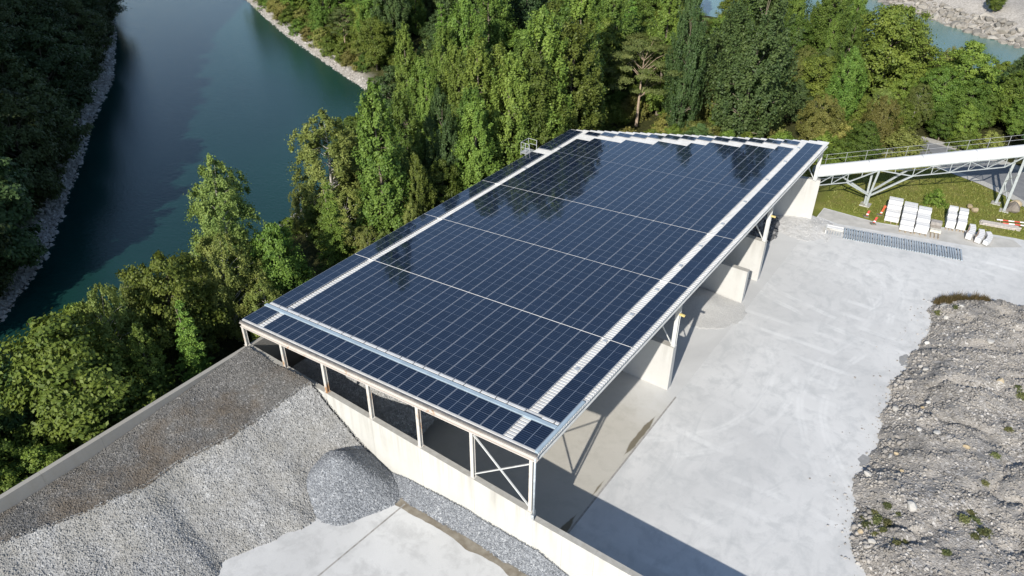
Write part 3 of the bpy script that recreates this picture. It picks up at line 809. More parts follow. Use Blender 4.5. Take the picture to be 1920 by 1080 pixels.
# long mat of grey steel slats
o = empty('slat_mat', (29.9, 56.75, 0.02), math.atan2(2.72, 12.37)); tag(o, 'long row of grey steel slats lying side by side on the dusty yard', 'slats')
M_slat = simple('grey_blue_steel', (0.36, 0.41, 0.45), 0.4, 0.30, 0.8, 0.5, 0.2)
sl = MB().box(-0.092, 0.092, -0.2, 2.45, 0.02, 0.12).mesh('slat'); sl.materials.append(M_slat)
for i in range(48):
    q = bpy.data.objects.new('slat', sl); link(q, o); q.location = (0.13 + i * 0.258, 0.06 * math.sin(i * 2.1) + 0.02 * i * 0, rng.uniform(-0.005, 0.012)); q.rotation_euler = (0, R(rng.uniform(5, 13)), R(rng.uniform(-1.2, 1.2)))
for y in (0.05, 1.15, 2.3):
    MB().box(0, 12.4, y - 0.14, y + 0.14, -0.015, 0.02).build('bearer', simple('dark_iron', (0.03, 0.03, 0.035), 0.7), o)
# low pale bin at the end of the slats
o = empty('skip_frame', (27.9, 56.5, 0.01), R(10)); tag(o, 'low white steel frame at the left end of the slat row', 'frame')
MB().box(0, 0.1, -0.1, 1.6, 0, 0.55).build('end_plate', M_plain, o)
MB().box(0.1, 1.9, 1.45, 1.55, 0, 0.5).build('side_plate', M_white, o)
MB().box(0.1, 1.9, 0.9, 1.45, 0.40, 0.46).build('lid', M_white, o)
for i in range(6): MB().box(0.25 + i * 0.28, 0.31 + i * 0.28, -0.05, 0.9, 0.05, 0.12).build('bar', M_slat, o)

# ------------------------------------------------------------------ loose stone
_ico = None
def ico():
    p = (1 + 5 ** 0.5) / 2
    v = np.array([(-1, p, 0), (1, p, 0), (-1, -p, 0), (1, -p, 0), (0, -1, p), (0, 1, p), (0, -1, -p), (0, 1, -p), (p, 0, -1), (p, 0, 1), (-p, 0, -1), (-p, 0, 1)], float)
    f = np.array([(0, 11, 5), (0, 5, 1), (0, 1, 7), (0, 7, 10), (0, 10, 11), (1, 5, 9), (5, 11, 4), (11, 10, 2), (10, 7, 6), (7, 1, 8), (3, 9, 4), (3, 4, 2), (3, 2, 6), (3, 6, 8), (3, 8, 9), (4, 9, 5), (2, 4, 11), (6, 2, 10), (8, 6, 7), (9, 8, 1)])
    return v / np.linalg.norm(v[0]), f
def octa():
    v = np.array([(1, 0, 0), (-1, 0, 0), (0, 1, 0), (0, -1, 0), (0, 0, 1), (0, 0, -1)], float)
    f = np.array([(0, 2, 4), (2, 1, 4), (1, 3, 4), (3, 0, 4), (2, 0, 5), (1, 2, 5), (3, 1, 5), (0, 3, 5)])
    return v, f
def stones(name, pos, size, rs, base=octa, flat=0.7):
    v, f = base(); n = len(pos); k = len(v)
    V = np.repeat(v[None], n, 0) * (1 + rs.uniform(-0.28, 0.28, (n, k, 1)))
    V *= np.stack([rs.uniform(0.75, 1.3, n), rs.uniform(0.7, 1.1, n), rs.uniform(flat * 0.7, flat * 1.2, n)], -1)[:, None]
    a = rs.uniform(0, 6.283, n); b = rs.uniform(-0.5, 0.5, n)
    c, s = np.cos(a), np.sin(a); cb, sb = np.cos(b), np.sin(b)
    y = V[..., 1] * cb[:, None] - V[..., 2] * sb[:, None]; z = V[..., 1] * sb[:, None] + V[..., 2] * cb[:, None]
    x = V[..., 0]
    V = np.stack([x * c[:, None] - y * s[:, None], x * s[:, None] + y * c[:, None], z], -1) * np.asarray(size)[:, None, None] + np.asarray(pos)[:, None]
    F = (f[None] + (np.arange(n) * k)[:, None, None]).reshape(-1, 3)
    tone = np.repeat(rs.rand(n), len(f))
    return V.reshape(-1, 3), F, tone
def stone_mat(name, stops, brown=None, scale=8.0, bmp=0.55, dirt=None):
    t = NT(name, 0.92, 0.15); co = t.geo()
    vo = t.voro(co, scale, out='Color'); g = t.sep(vo)[0]
    tone = t.attr('tone')
    is_stone = t.math('GREATER_THAN', tone, -0.5)
    fac = t.mix(is_stone, g, tone)
    c = t.ramp(fac, stops)
    n = t.noise(co, 0.55, 5, 0.6)
    c = t.mix(t.math('MULTIPLY', n, 0.35), c, tuple(q * 0.7 for q in stops[0][1]))
    if brown: c = t.mix(t.ramp(t.noise(co, 0.22, 5, 0.65), [(0.46, 0.0), (0.62, 0.65)]), c, brown)
    if dirt: c = t.mix(t.ramp(t.noise(co, 0.5, 5, 0.6), [(0.4, 0.0), (0.62, 0.7)]), c, dirt)
    t.color(c)
    t.bump(t.voro(co, scale * 1.3), bmp, 0.08)
    return t.m
def heap(name, fx, x0, x1, y0, y1, step, mat, nst, size, label, cat, seed, zmin, base=octa, big=None, kind=None, density=None):
    """height field fx(x,y) plus loose stones half sunk in its surface, one object"""
    rs = np.random.RandomState(seed)
    gx_ = np.arange(x0, x1 + 1e-6, step); gy_ = np.arange(y0, y1 + 1e-6, step)
    X, Y = np.meshgrid(gx_, gy_); Z = fx(X, Y)
    i = np.arange(X.size).reshape(X.shape)
    keep = (np.maximum.reduce([Z[:-1, :-1], Z[1:, :-1], Z[:-1, 1:], Z[1:, 1:]]) > zmin)
    q = np.stack([i[:-1, :-1], i[:-1, 1:], i[1:, 1:], i[1:, :-1]], -1)[keep].reshape(-1, 4)
    tri = np.concatenate([q[:, [0, 1, 2]], q[:, [0, 2, 3]]])
    V0 = np.stack([X, Y, Z], -1).reshape(-1, 3)
    px_ = rs.uniform(x0, x1, nst * 3); py_ = rs.uniform(y0, y1, nst * 3); pz_ = fx(px_, py_)
    ok = pz_ > zmin + 0.0
    if density is not None: ok &= rs.rand(nst * 3) < density(px_, py_)
    px_, py_, pz_ = px_[ok][:nst], py_[ok][:nst], pz_[ok][:nst]
    sz = size[0] * (size[1] / size[0]) ** (rs.rand(len(px_)) ** 2.2)
    V1, F1, t1 = stones('s', np.stack([px_, py_, pz_ + sz * 0.1], -1), sz, rs, base)
    V = np.concatenate([V0, V1]); F = np.concatenate([tri, F1 + len(V0)])
    tone = np.concatenate([np.full(len(tri), -1.0), t1])
    me = np_mesh(name, V, F, fattr={'tone': tone}, smooth=True)
    o = obj(name, me, mat)
    tag(o, label, cat, kind=kind); return o

LG = 0.70
XB_Y = [-40, -26, -20.7, -17.2, -13.3, -10.3, -7.2, -3.7, -0.4]; XB_X = [-0.6, -0.3, 0.3, 1.8, 3.1, 3.3, 4.4, 4.8, 5.4]
XT_Y = [-40, -26, -16, -13.4, -12.4, -9.7, -7.6, -6.0, -3.5, -0.4]; XT_X = [8.5, 9.2, 10.0, 10.0, 9.2, 10.4, 11.2, 11.4, 12.2, 13.2]
def plateau(x, y):
    return 5.12 + 0.22 * (1 - smooth(-1, 1.5, x)) * smooth(-14, -8, y) - 0.42 * smooth(-7, -13, y) + 0.55 * smooth(-6, 0, y) + 0.25 * smooth(0, 5, x) * smooth(-6, 0, y) + 0.35 * fbm(x * 0.5, y * 0.5, 3) - 0.10 * smooth(-18, -9, y) * (1 - smooth(-9, -4, y))
def slope(x, y):
    xb = np.interp(y, XB_Y, XB_X) + 0.35 * fbm(x * 0 + 3, y * 0.8, 3); xt = np.interp(y, XT_Y, XT_X) + 0.9 * fbm(x * 0 + 9, y * 0.6, 3)
    zb = plateau(xb, y) + 0.06
    q = (x - xb) / (xt - xb)
    z = LG + (zb - LG) * (1 - q) - 0.35 * np.sin(np.clip(q, 0, 1) * np.pi) + 0.45 * fbm(x * 0.45, y * 0.7, 3) * np.clip(q * 4, 0, 1)
    z = np.where(q < 0, zb + q * 9 - 0.04, z)
    return np.where(q > 1.02, LG - 0.3, z)
M_gr_dark = stone_mat('damp_gravel', [(0.0, (0.11, 0.107, 0.10)), (0.5, (0.16, 0.156, 0.146)), (0.9, (0.23, 0.222, 0.21)), (1.0, (0.36, 0.35, 0.335))], brown=(0.15, 0.12, 0.088))
M_gr_light = stone_mat('dry_gravel', [(0.0, (0.235, 0.235, 0.232)), (0.5, (0.315, 0.315, 0.31)), (0.85, (0.40, 0.40, 0.392)), (1.0, (0.52, 0.52, 0.51))], brown=(0.27, 0.26, 0.235))
M_gr_blue = stone_mat('blue_grey_gravel', [(0.0, (0.15, 0.16, 0.175)), (0.5, (0.24, 0.255, 0.275)), (0.9, (0.36, 0.375, 0.395)), (1.0, (0.48, 0.495, 0.51))], scale=9)
heap('gravel_bank', lambda x, y: np.where(x < np.interp(y, XB_Y, XB_X) + 1.5, np.minimum(plateau(x, y), np.where(x > np.interp(y, XB_Y, XB_X) - 0.5, np.where(x > np.interp(y, XB_Y, XB_X) + 0.2, slope(x, y) - 0.25, 99), 99)), LG - 0.3), -1.98, 7.0, -40, -0.42, 0.25, M_gr_dark, 30000, (0.03, 0.085), 'dark brownish bank of damp gravel heaped along the grey wall', 'gravel', 11, LG)
heap('gravel_slope', slope, -1.0, 14.2, -40, -0.42, 0.22, M_gr_light, 52000, (0.035, 0.10), 'broad pale grey gravel slope spilling onto the concrete in front', 'gravel', 12, LG - 0.02)
def cone(x, y):
    d = np.hypot(x - 10.7, (y + 3.0) * 1.0); a = np.arctan2(y + 3.0, x - 10.7)
    r = 3.9 + 0.35 * np.sin(a * 2 + 1) + 0.25 * np.sin(a * 5)
    z = LG + 3.1 * (1 - d / r) + 0.22 * fbm(x * 0.9, y * 0.9, 3)
    return np.where(d < r * 1.02, np.minimum(z, LG + 2.85 - 0.12 * d - 0.10 * (y + 3)), LG - 0.3)
heap('gravel_pile', cone, 6.4, 15.4, -7.8, -0.42, 0.2, M_gr_blue, 13000, (0.03, 0.085), 'small rounded blue-grey gravel pile at the foot of the pale slope', 'gravel', 13, LG - 0.02)
def wedge(x, y):
    hw = np.interp(x, [12.5, 15, 18, 24.5, 26, 28.5, 29.5], [0.25, 0.7, 1.15, 1.2, 1.35, 0.45, 0.0]) + 0.25 * fbm(x * 0.6, x * 0 + 2, 3)
    d = -0.4 - y; w = 1.25 + 0.4 * fbm(x * 0.8, x * 0 + 5, 2)
    return np.where((d < w) & (hw > 0.02), LG + hw * (1 - d / w), LG - 0.3)
heap('gravel_strip', wedge, 12.3, 29.6, -2.3, -0.42, 0.15, M_gr_blue, 7000, (0.03, 0.085), 'narrow strip of blue-grey gravel along the foot of the pale front wall', 'gravel', 14, LG - 0.02)
# wet muddy margin in front of the gravel strip
t = NT('wet_mud', 0.35, 0.4); co = t.geo()
t.color(t.ramp(t.noise(co, 1.5, 5), [(0.35, (0.16, 0.135, 0.10)), (0.65, (0.26, 0.235, 0.19))])).bump(t.noise(co, 9, 4), 0.3, 0.03)
pts = []
for x in np.arange(12.6, 27.4, 0.35): pts.append((x, -1.2))
for x in np.arange(27.2, 12.4, -0.3): pts.append((x, -2.25 - 0.55 * float(fbm(np.array(x * 0.55), np.array(4.0), 4)) - 0.35 * smooth(13, 16, 29 - x)))
m = MB(); m.v = [(x, y, LG + 0.004) for x, y in pts]; m.f = [tuple(range(len(pts)))]
o = m.build('wet_ground', t.m); tag(o, kind='structure')
# heaps inside the bays
def bay(x, y, y0, y1, top, k, seed, xo=-1.0):
    e = np.minimum(y - y0, y1 - y)
    z = top - k * np.maximum(0, x - xo - 1.2 * np.sin(y * 0.5 + seed)) + 0.5 * fbm(x * 0.4 + seed, y * 0.4, 3)
    z = np.minimum(z, np.minimum(0.8 * top, 5.0)) - 3.2 * (1 - smooth(0, 6.5, y - y0))
    return np.where(z > 0, z, -0.2)
heap('gravel_heap', lambda x, y: np.where(x > 0.5, bay(x, y, 0, 20.8, 9.2, 0.62, 1.0, 1.0), 3.0 + 1.2 * x) - 0.0, -1.98, 12.5, 0.05, 20.8, 0.3, M_gr_light, 9000, (0.05, 0.12), 'pale gravel heap stored under the roof behind the front posts', 'gravel', 15, 0.0)
heap('gravel_heap', lambda x, y: bay(x, y, 21.5, 37.2, 6.2, 0.6, 2.0), -1.98, 12.5, 21.5, 37.2, 0.35, M_gr_blue, 3000, (0.05, 0.12), 'grey gravel heap stored in the second bay under the roof', 'gravel', 16, 0.0)
M_fines = stone_mat('pale_fines', [(0.0, (0.43, 0.425, 0.41)), (0.5, (0.48, 0.475, 0.455)), (1.0, (0.53, 0.525, 0.505))], scale=14, bmp=0.25)
def sandc(x, y):
    d = np.clip(np.hypot((x - 21.6) * 0.9, (y - 34.9) * 1.0), 0, 4.599); z = 0.75 * (1 - d / 4.6) ** 1.5 + 0.15 * fbm(x * 0.6, y * 0.6, 3)
    return np.where(d < 4.58, np.minimum(z, 1.5), -0.2)
heap('sand_pile', sandc, 16.5, 26.5, 30, 37.23, 0.25, M_fines, 1500, (0.02, 0.05), 'smooth pale mound of stone fines beside the low partition', 'sand', 17, 0.0)
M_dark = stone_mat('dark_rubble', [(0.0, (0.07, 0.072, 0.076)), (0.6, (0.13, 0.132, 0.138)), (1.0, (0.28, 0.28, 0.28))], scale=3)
def darkh(x, y):
    d = np.hypot((x - 17.9) * 0.8, (y - 52.5) * 0.75); z = 4.0 * (1 - d / 4.6) + 0.8 * fbm(x * 0.8, y * 0.8, 3)
    return np.where(d < 4.6, z, -0.2)
heap('rubble_heap', darkh, 15, 26.2, 46, 58.2, 0.3, M_dark, 1800, (0.08, 0.35), 'dark rubble heap in the shade under the far end of the roof', 'rubble', 18, 0.0, base=ico)
M_wr = stone_mat('white_rubble', [(0.0, (0.46, 0.455, 0.44)), (0.6, (0.53, 0.525, 0.51)), (1.0, (0.60, 0.595, 0.58))], scale=4, bmp=0.3)
def whiteh(x, y):
    d = np.hypot((x - 25.2) * 0.62, (y - 56.8) * 0.75); z = 0.32 * (1 - d / 2.7) + 0.32 * fbm(x * 0.9, y * 0.9, 3)
    return np.where(d < 2.7, z, -0.2)
heap('rubble_heap', whiteh, 20.5, 30, 52.5, 60.2, 0.25, M_wr, 600, (0.02, 0.09), 'low whitish dusty rubble spilling out before the end pier', 'rubble', 19, 0.0, base=ico)

# the big spoil heap on the right
XL_Y = [4, 10, 12.3, 14.3, 16.7, 19.8, 23.5, 27.5, 33, 37, 42, 47, 49, 51, 52.2, 54, 56]
XL_X = [52, 46, 43.4, 41.7, 41.8, 41.0, 41.6, 41.0, 40.6, 41.1, 41.6, 40.9, 41.6, 44.5, 48.6, 56, 66]
def spoil(x, y):
    xl = np.interp(y, XL_Y, XL_X) + 1.6 * fbm(y * 0.55, y * 0 + 1.5, 4)
    d = x - xl
    ridge = np.abs(fbm(x * 0.16 + 5, y * 0.20 - x * 0.10, 5)) * 1.6 + 0.5 * smooth(0.06, 0.0, np.abs(fbm(x * 0.13 + 31, y * 0.16 + 7, 4)))
    z = 1.9 * (1 - np.exp(-np.maximum(d, 0) / 3.4)) + (0.45 - ridge * 0.75 + 1.3 * fbm(x * 0.20, y * 0.24, 4) + 0.20 * fbm(x * 1.1, y * 1.1, 3)) * smooth(0, 3.0, d)
    return np.where(d > 0, np.maximum(z, 0.02), -0.25)
M_spoil = stone_mat('spoil_rubble', [(0.0, (0.18, 0.168, 0.152)), (0.45, (0.28, 0.264, 0.242)), (0.85, (0.41, 0.39, 0.365)), (1.0, (0.66, 0.64, 0.61))], scale=6.5, bmp=0.6, dirt=(0.36, 0.335, 0.30), brown=(0.15, 0.142, 0.13))
heap('spoil_heap', spoil, 39.5, 64, 3, 56, 0.22, M_spoil, 56000, (0.03, 0.20), 'large rugged spoil heap of stony rubble on the right of the yard', 'rubble', 20, 0.0, base=octa, density=lambda x, y: np.clip(0.5 + 2.4 * (fbm(x * 0.25 + 40, y * 0.25, 3) + 0.12), 0.3, 1))
# stones rolled out onto the yard
rs = np.random.RandomState(77); n = 900
yy = rs.uniform(11, 50, n); xx = np.interp(yy, XL_Y, XL_X) + 0.6 - rs.exponential(0.7, n)
sz = 0.02 * (0.14 / 0.02) ** (rs.rand(n) ** 2.5)
V, F, t_ = stones('s', np.stack([xx, yy, sz * 0.3], -1), sz, rs, octa)
o = obj('loose_stones', np_mesh('loose_stones', V, F, fattr={'tone': t_}), M_spoil); tag(o, 'loose stones scattered on the yard along the spoil heap', 'stones', kind='stuff')
# coarse stones gathered along the toe of the heap
rs = np.random.RandomState(78); n = 1500
yy = rs.uniform(11, 50, n); xx = np.interp(yy, XL_Y, XL_X) + 0.3 + rs.exponential(0.9, n)
ok = rs.rand(n) < np.clip(0.35 + 3.0 * fbm(xx * 0.3 + 3, yy * 0.45, 3), 0.05, 1); xx, yy = xx[ok], yy[ok]; n = len(xx)
sz = 0.06 * (0.26 / 0.06) ** (rs.rand(n) ** 1.6)
V, F, t_ = stones('s', np.stack([xx, yy, np.maximum(spoil(xx, yy), 0) + sz * 0.25], -1), sz, rs, ico)
o = obj('toe_stones', np_mesh('toe_stones', V, F, fattr={'tone': 0.45 + 0.55 * t_}, smooth=True), M_spoil); tag(o, 'coarse pale stones gathered along the toe of the spoil heap', 'stones', kind='stuff')
# damp patches where water seeps out of the heap
M_damp = simple('damp_dust', (0.27, 0.27, 0.265), 0.7, 0.15, 3)
for cx, cy, rx_, ry_, sd in ((41.0, 37.2, 0.6, 1.0, 1), (41.35, 22.2, 0.65, 0.9, 2)):
    pts = []
    for k in range(40):
        a = 6.2832 * k / 40; q = 1 + 1.5 * float(fbm(np.array(math.cos(a) * 1.6 + sd * 7), np.array(math.sin(a) * 1.6 + sd), 4))
        pts.append((cx + rx_ * q * math.cos(a), cy + ry_ * q * math.sin(a), 0.005))
    m = MB(); m.v = pts; m.f = [tuple(range(40))]; o = m.build('damp_patch', M_damp, yard)
# single boulders, each a thing of its own
M_rock = stone_mat('pale_rock', [(0.0, (0.34, 0.325, 0.30)), (0.6, (0.47, 0.455, 0.42)), (1.0, (0.60, 0.585, 0.55))], scale=2.2, bmp=0.4)
M_rock_y = stone_mat('tan_rock', [(0.0, (0.36, 0.29, 0.18)), (0.6, (0.47, 0.38, 0.25)), (1.0, (0.56, 0.47, 0.33))], scale=2.2, bmp=0.4)
M_rock_b = stone_mat('brown_rock', [(0.0, (0.20, 0.175, 0.15)), (0.6, (0.30, 0.265, 0.23)), (1.0, (0.38, 0.345, 0.31))], scale=2.2, bmp=0.4)
def rock(loc, size, mat, label, group=None, seed=0, flat=0.75):
    rs = np.random.RandomState(100 + seed)
    V, F, t_ = stones('r', np.zeros((1, 3)), np.array([size]), rs, ico, flat)
    # one subdivision with jitter for a less regular stone
    mids = {}; Vl = [tuple(q) for q in V]; nf = []
    def mid(a, b):
        k = (min(a, b), max(a, b))
        if k not in mids:
            p = (np.array(Vl[a]) + np.array(Vl[b])) / 2 * rs.uniform(1.0, 1.16); mids[k] = len(Vl); Vl.append(tuple(p))
        return mids[k]
    for a, b, c_ in F:
        x, y, z = mid(a, b), mid(b, c_), mid(c_, a); nf += [(a, x, z), (x, b, y), (z, y, c_), (x, y, z)]
    me = np_mesh('rock', np.array(Vl), np.array(nf), fattr={'tone': np.full(len(nf), rs.rand())})
    o = obj('rock', me, mat); o.location = loc; tag(o, label, 'rock', group); return o
rs = np.random.RandomState(5)
for i in range(26):
    if i < 16:
        y = rs.uniform(14, 48); x = np.interp(y, XL_Y, XL_X) + rs.uniform(0.4, 2.6)
    else:
        y = rs.uniform(14, 48); x = rs.uniform(43.5, 49)
    s_ = rs.uniform(0.16, 0.34)
    rock((x, y, float(spoil(np.array(x), np.array(y))) + s_ * 0.35), s_, M_rock if i % 5 else M_rock_y, 'pale rock lying loose on the spoil heap', 'loose rocks on the spoil heap', i)
rock((40.5, 73.3, 0.35), 0.55, M_rock_y, 'pale yellowish boulder on the grass, upper one of a pair', None, 40)
rock((41.2, 72.7, 0.30), 0.50, M_rock_y, 'pale yellowish boulder on the grass, lower one of a pair', None, 41)
rock((45.0, 76.9, 0.6), 0.85, M_rock_y, 'tan boulder behind the second conveyor leg, by the road', None, 42)
rock((45.0, 75.5, 0.5), 1.0, M_rock_b, 'large brown boulder on the footing of the second conveyor leg', None, 43)

# shore stones
def shore(name, xs, ys, sign, lo, hi, n, size, mat, seed, label, seg, cat='stones'):
    rs = np.random.RandomState(seed)
    yy = rs.uniform(seg[0], seg[1], n); k = _d(xs, ys, yy)
    off = lo + (hi - lo) * rs.rand(n); xx = np.interp(yy, ys, xs) + sign * off / k
    sz = size[0] * (size[1] / size[0]) ** (rs.rand(n) ** 2.5)
    V, F, t_ = stones(name, np.stack([xx, yy, height(xx, yy) + sz * 0.15], -1), sz, rs, octa)
    o = obj(name, np_mesh(name, V, F, fattr={'tone': t_}), mat); tag(o, label, cat, kind='stuff'); return o
M_shore = stone_mat('shore_stones', [(0.0, (0.30, 0.28, 0.25)), (0.6, (0.46, 0.435, 0.40)), (1.0, (0.60, 0.575, 0.54))], scale=4)
shore('shore_stones', W_X, W_Y, -1, -0.4, 2.6, 7000, (0.09, 0.5), M_shore, 31, 'grey stones strewn along the shaded far shore of the lake', (-8, 82))
shore('shore_stones', E_X, E_Y, 1, -0.3, 1.9, 6000, (0.08, 0.35), M_shore, 32, 'pale stones along the sunlit curved shore of the lake', (40, 105))
def riverbank():
    rs = np.random.RandomState(33); n = 1900
    xx = rs.uniform(-30, 75, n); off = rs.uniform(-1.2, 5.5, n); yy = np.interp(xx, F_X, F_Y) + off / _d(F_Y, F_X, xx)
    sz = 0.2 * (1.35 / 0.2) ** (rs.rand(n) ** 2.0)
    V, F, t_ = stones('r', np.stack([xx, yy, height(xx, yy) + sz * 0.2], -1), sz, rs, ico)
    o = obj('river_rocks', np_mesh('river_rocks', V, F, fattr={'tone': t_}), stone_mat('river_rock', [(0.0, (0.20, 0.19, 0.17)), (0.6, (0.31, 0.285, 0.245)), (1.0, (0.42, 0.395, 0.35))], scale=1.5, bmp=0.4)); tag(o, 'grey blocks lining the far bank of the turquoise river', 'rocks', kind='stuff')
riverbank()

# ------------------------------------------------------------------ trees
def leaf_mat(name, a, b, trans=0.20):
    t = NT(name, 0.55, 0.25)
    tone = t.attr('tone')
    oi = t.n.new('ShaderNodeObjectInfo').outputs['Random']
    c = t.mix(tone, a, b)
    hsv = t.n.new('ShaderNodeHueSaturation'); t.L(c, hsv.inputs['Color'])
    t.L(t.maprange(oi, 0, 1, 0.474, 0.520, False), hsv.inputs['Hue'])
    r2 = t.math('FRACT', t.math('MULTIPLY', oi, 7.31)); t.L(t.maprange(r2, 0, 1, 0.66, 1.36, False), hsv.inputs['Value'])
    t.L(hsv.outputs[0], t.b.inputs['Base Color'])
    tr = t.n.new('ShaderNodeBsdfTranslucent'); t.L(hsv.outputs[0], tr.inputs[0])
    mx = t.n.new('ShaderNodeMixShader'); mx.inputs[0].default_value = trans
    t.L(t.b.outputs[0], mx.inputs[1]); t.L(tr.outputs[0], mx.inputs[2])
    t.L(mx.outputs[0], t.n['Material Output'].inputs['Surface'])
    return t.m
M_bark = simple('grey_bark', (0.20, 0.17, 0.13), 0.9, 0.3, 6, 0.1, bump=0.4)
M_birch = simple('pale_bark', (0.48, 0.45, 0.40), 0.85, 0.25, 5, 0.1)
M_pinebark = simple('pine_bark', (0.40, 0.31, 0.23), 0.9, 0.25, 5, 0.1)
LEAF = {
    'poplar': leaf_mat('poplar_leaf', (0.070, 0.125, 0.020), (0.175, 0.245, 0.046)),
    'dark': leaf_mat('dark_leaf', (0.040, 0.080, 0.026), (0.095, 0.150, 0.045)),
    'broad': leaf_mat('broad_leaf', (0.064, 0.115, 0.018), (0.165, 0.225, 0.038)),
    'weep': leaf_mat('birch_leaf', (0.110, 0.155, 0.034), (0.225, 0.265, 0.070)),
    'olive': leaf_mat('olive_leaf', (0.135, 0.155, 0.036), (0.255, 0.250, 0.066)),
    'spruce': leaf_mat('fir_needle', (0.060, 0.130, 0.022), (0.150, 0.250, 0.042), 0.15),
    'pine': leaf_mat('pine_needle', (0.085, 0.140, 0.036), (0.185, 0.235, 0.070), 0.2),
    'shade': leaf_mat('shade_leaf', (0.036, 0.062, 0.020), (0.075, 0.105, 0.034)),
}
def unit(v): return v / np.maximum(np.linalg.norm(v, axis=-1, keepdims=True), 1e-6)
def quads(p, n, size, rs, aspect=0.6):
    """one rhombic leaf per point p with normal n"""
    k = len(p); r_ = unit(rs.normal(size=(k, 3))); t_ = unit(np.cross(n, r_)); b = np.cross(n, t_)
    s = size * rs.uniform(0.65, 1.35, (k, 1))
    V = np.stack([p - t_ * s, p - b * s * aspect, p + t_ * s, p + b * s * aspect], 1)
    return V.reshape(-1, 3), np.arange(k * 4).reshape(-1, 4)
PROF = {
    'round': lambda h: np.sqrt(np.clip(1 - (2 * h - 1) ** 2, 0, 1)) ** 0.75,
    'egg': lambda h: np.clip(np.sin(np.pi * np.clip(h, 0, 1) ** 0.75), 0, 1) ** 0.65,
    'column': lambda h: np.clip(np.minimum(h * 6 + 0.55, 1) * np.clip((1 - h) * 1.35, 0, 1) ** 0.55, 0, 1),
    'cone': lambda h: np.clip((1 - h), 0, 1) ** 0.85 + 0.03,
    'shrub': lambda h: np.clip(1 - h ** 2.2, 0, 1) ** 0.5,
}
def make_tree(name, kind, H, crown0, Rc, prof, ncl, nlf, leaf, clr, style, trunk_r, seed, bark=None, lobes=0.25, aspect=0.6):
    rs = np.random.RandomState(seed); pf_ = PROF[prof]; nlf = int(nlf * 1.5)
    Hc = H * (1 - crown0)
    ph = rs.rand(4) * 6.28
    def lobe(a, h): return 1 + lobes * (0.5 * np.sin(2 * a + ph[0] + 5 * h) + 0.5 * np.sin(3 * a + ph[1] - 7 * h) + 0.4 * np.sin(5 * a + ph[2] + 11 * h))
    hh = rs.rand(ncl * 4); keep = rs.rand(ncl * 4) < pf_(hh) * 0.9 + 0.1; hh = hh[keep][:ncl]; k = len(hh)
    if style == 'whorl':
        hh = np.floor(hh * 13) / 13 + rs.uniform(0, 0.02, k)
    aa = rs.rand(k) * 6.283
    rr = Rc * pf_(hh) * lobe(aa, hh) * (0.38 + 0.66 * rs.rand(k) ** 0.5)
    c = np.stack([rr * np.cos(aa), rr * np.sin(aa), H * crown0 + Hc * hh], -1)
    c = c + rs.normal(0, 0.15, c.shape)
    out = np.stack([np.cos(aa), np.sin(aa), 0 * aa], -1)
    cs = rs.uniform(0.55, 1.25, k) * clr * 0.86 * (0.55 + 0.45 * pf_(hh))
    idx = np.repeat(np.arange(k), nlf); m = len(idx)
    g = rs.normal(0, 0.5, (m, 3)) * cs[idx][:, None]
    o_ = out[idx]
    if style == 'round':
        g[:, 2] *= 0.65
    elif style == 'upright':
        g *= 0.62; L = rs.uniform(-0.8, 1.3, m) * cs[idx]
        g += (o_ * 0.35 + np.array([0, 0, 1.0])) * L[:, None]
    elif style == 'droop':
        g *= 0.55; L = rs.rand(m) ** 0.8 * 2.0 * cs[idx]
        g += (o_ * 0.25 + np.array([0, 0, -1.0])) * L[:, None] * 0.8
        g[:, :2] += rs.normal(0, 0.05, (m, 2))
    elif style == 'whorl':       # along drooping fir boughs from the stem outwards
        q = rs.rand(m) ** 0.7
        base = c[idx]; pr = np.stack([base[:, 0] * q, base[:, 1] * q, base[:, 2] + (1 - q) * rr[idx] * 0.10 - 0.16 * q ** 2 * rr[idx]], -1)
        side = np.stack([-o_[:, 1], o_[:, 0], 0 * q], -1)
        g = pr - base + side * (rs.normal(0, 0.30, m) * (1.15 - q) * 1.2)[:, None] + rs.normal(0, 0.06, (m, 3))
    elif style == 'pad':
        g[:, 2] *= 0.30; g[:, :2] *= 1.25
    p = c[idx] + g
    nrm = unit(o_ * 0.7 + np.array([0, 0, 0.75]) + rs.normal(0, 0.65, (m, 3)) + 0.5 * unit(g))
    V, F = quads(p, nrm, leaf * 0.80, rs, aspect)
    tone = np.clip(0.55 * rs.rand(k)[idx] + 0.45 * rs.rand(m), 0, 1)
    root = empty(name)
    crown = obj('crown', np_mesh('crown', V, F, fattr={'tone': tone}), LEAF[kind], root)
    # trunk with limbs
    t = MB()
    bend = rs.normal(0, 0.02 * H, 2); top = H * (0.93 if prof in ('cone', 'column') else 0.75)
    nseg = 6; pts = [Vector((bend[0] * (i / nseg) ** 2, bend[1] * (i / nseg) ** 2, top * i / nseg - (0.4 if i == 0 else 0))) for i in range(nseg + 1)]
    for i in range(nseg):
        t.tube(pts[i], pts[i + 1], trunk_r * (1 - 0.85 * i / nseg), trunk_r * (1 - 0.85 * (i + 1) / nseg), 7, False)
    for j in range(0, k, max(1, k // 26)):
        z = min(max(c[j][2] - rr[j] * rs.uniform(0.35, 0.8), H * crown0 * 0.8 + 0.2), top * 0.97)
        f_ = z / top; a = Vector((bend[0] * f_ ** 2, bend[1] * f_ ** 2, z)); e = Vector(c[j]); mid = a.lerp(e, 0.5) + Vector((0, 0, 0.12 * rr[j]))
        r0 = trunk_r * 0.38 * (1 - 0.6 * f_)
        t.tube(a, mid, r0, r0 * 0.6, 5, False); t.tube(mid, e, r0 * 0.6, r0 * 0.2, 5, False)
    t.build('trunk', bark or M_bark, root)
    return root, H
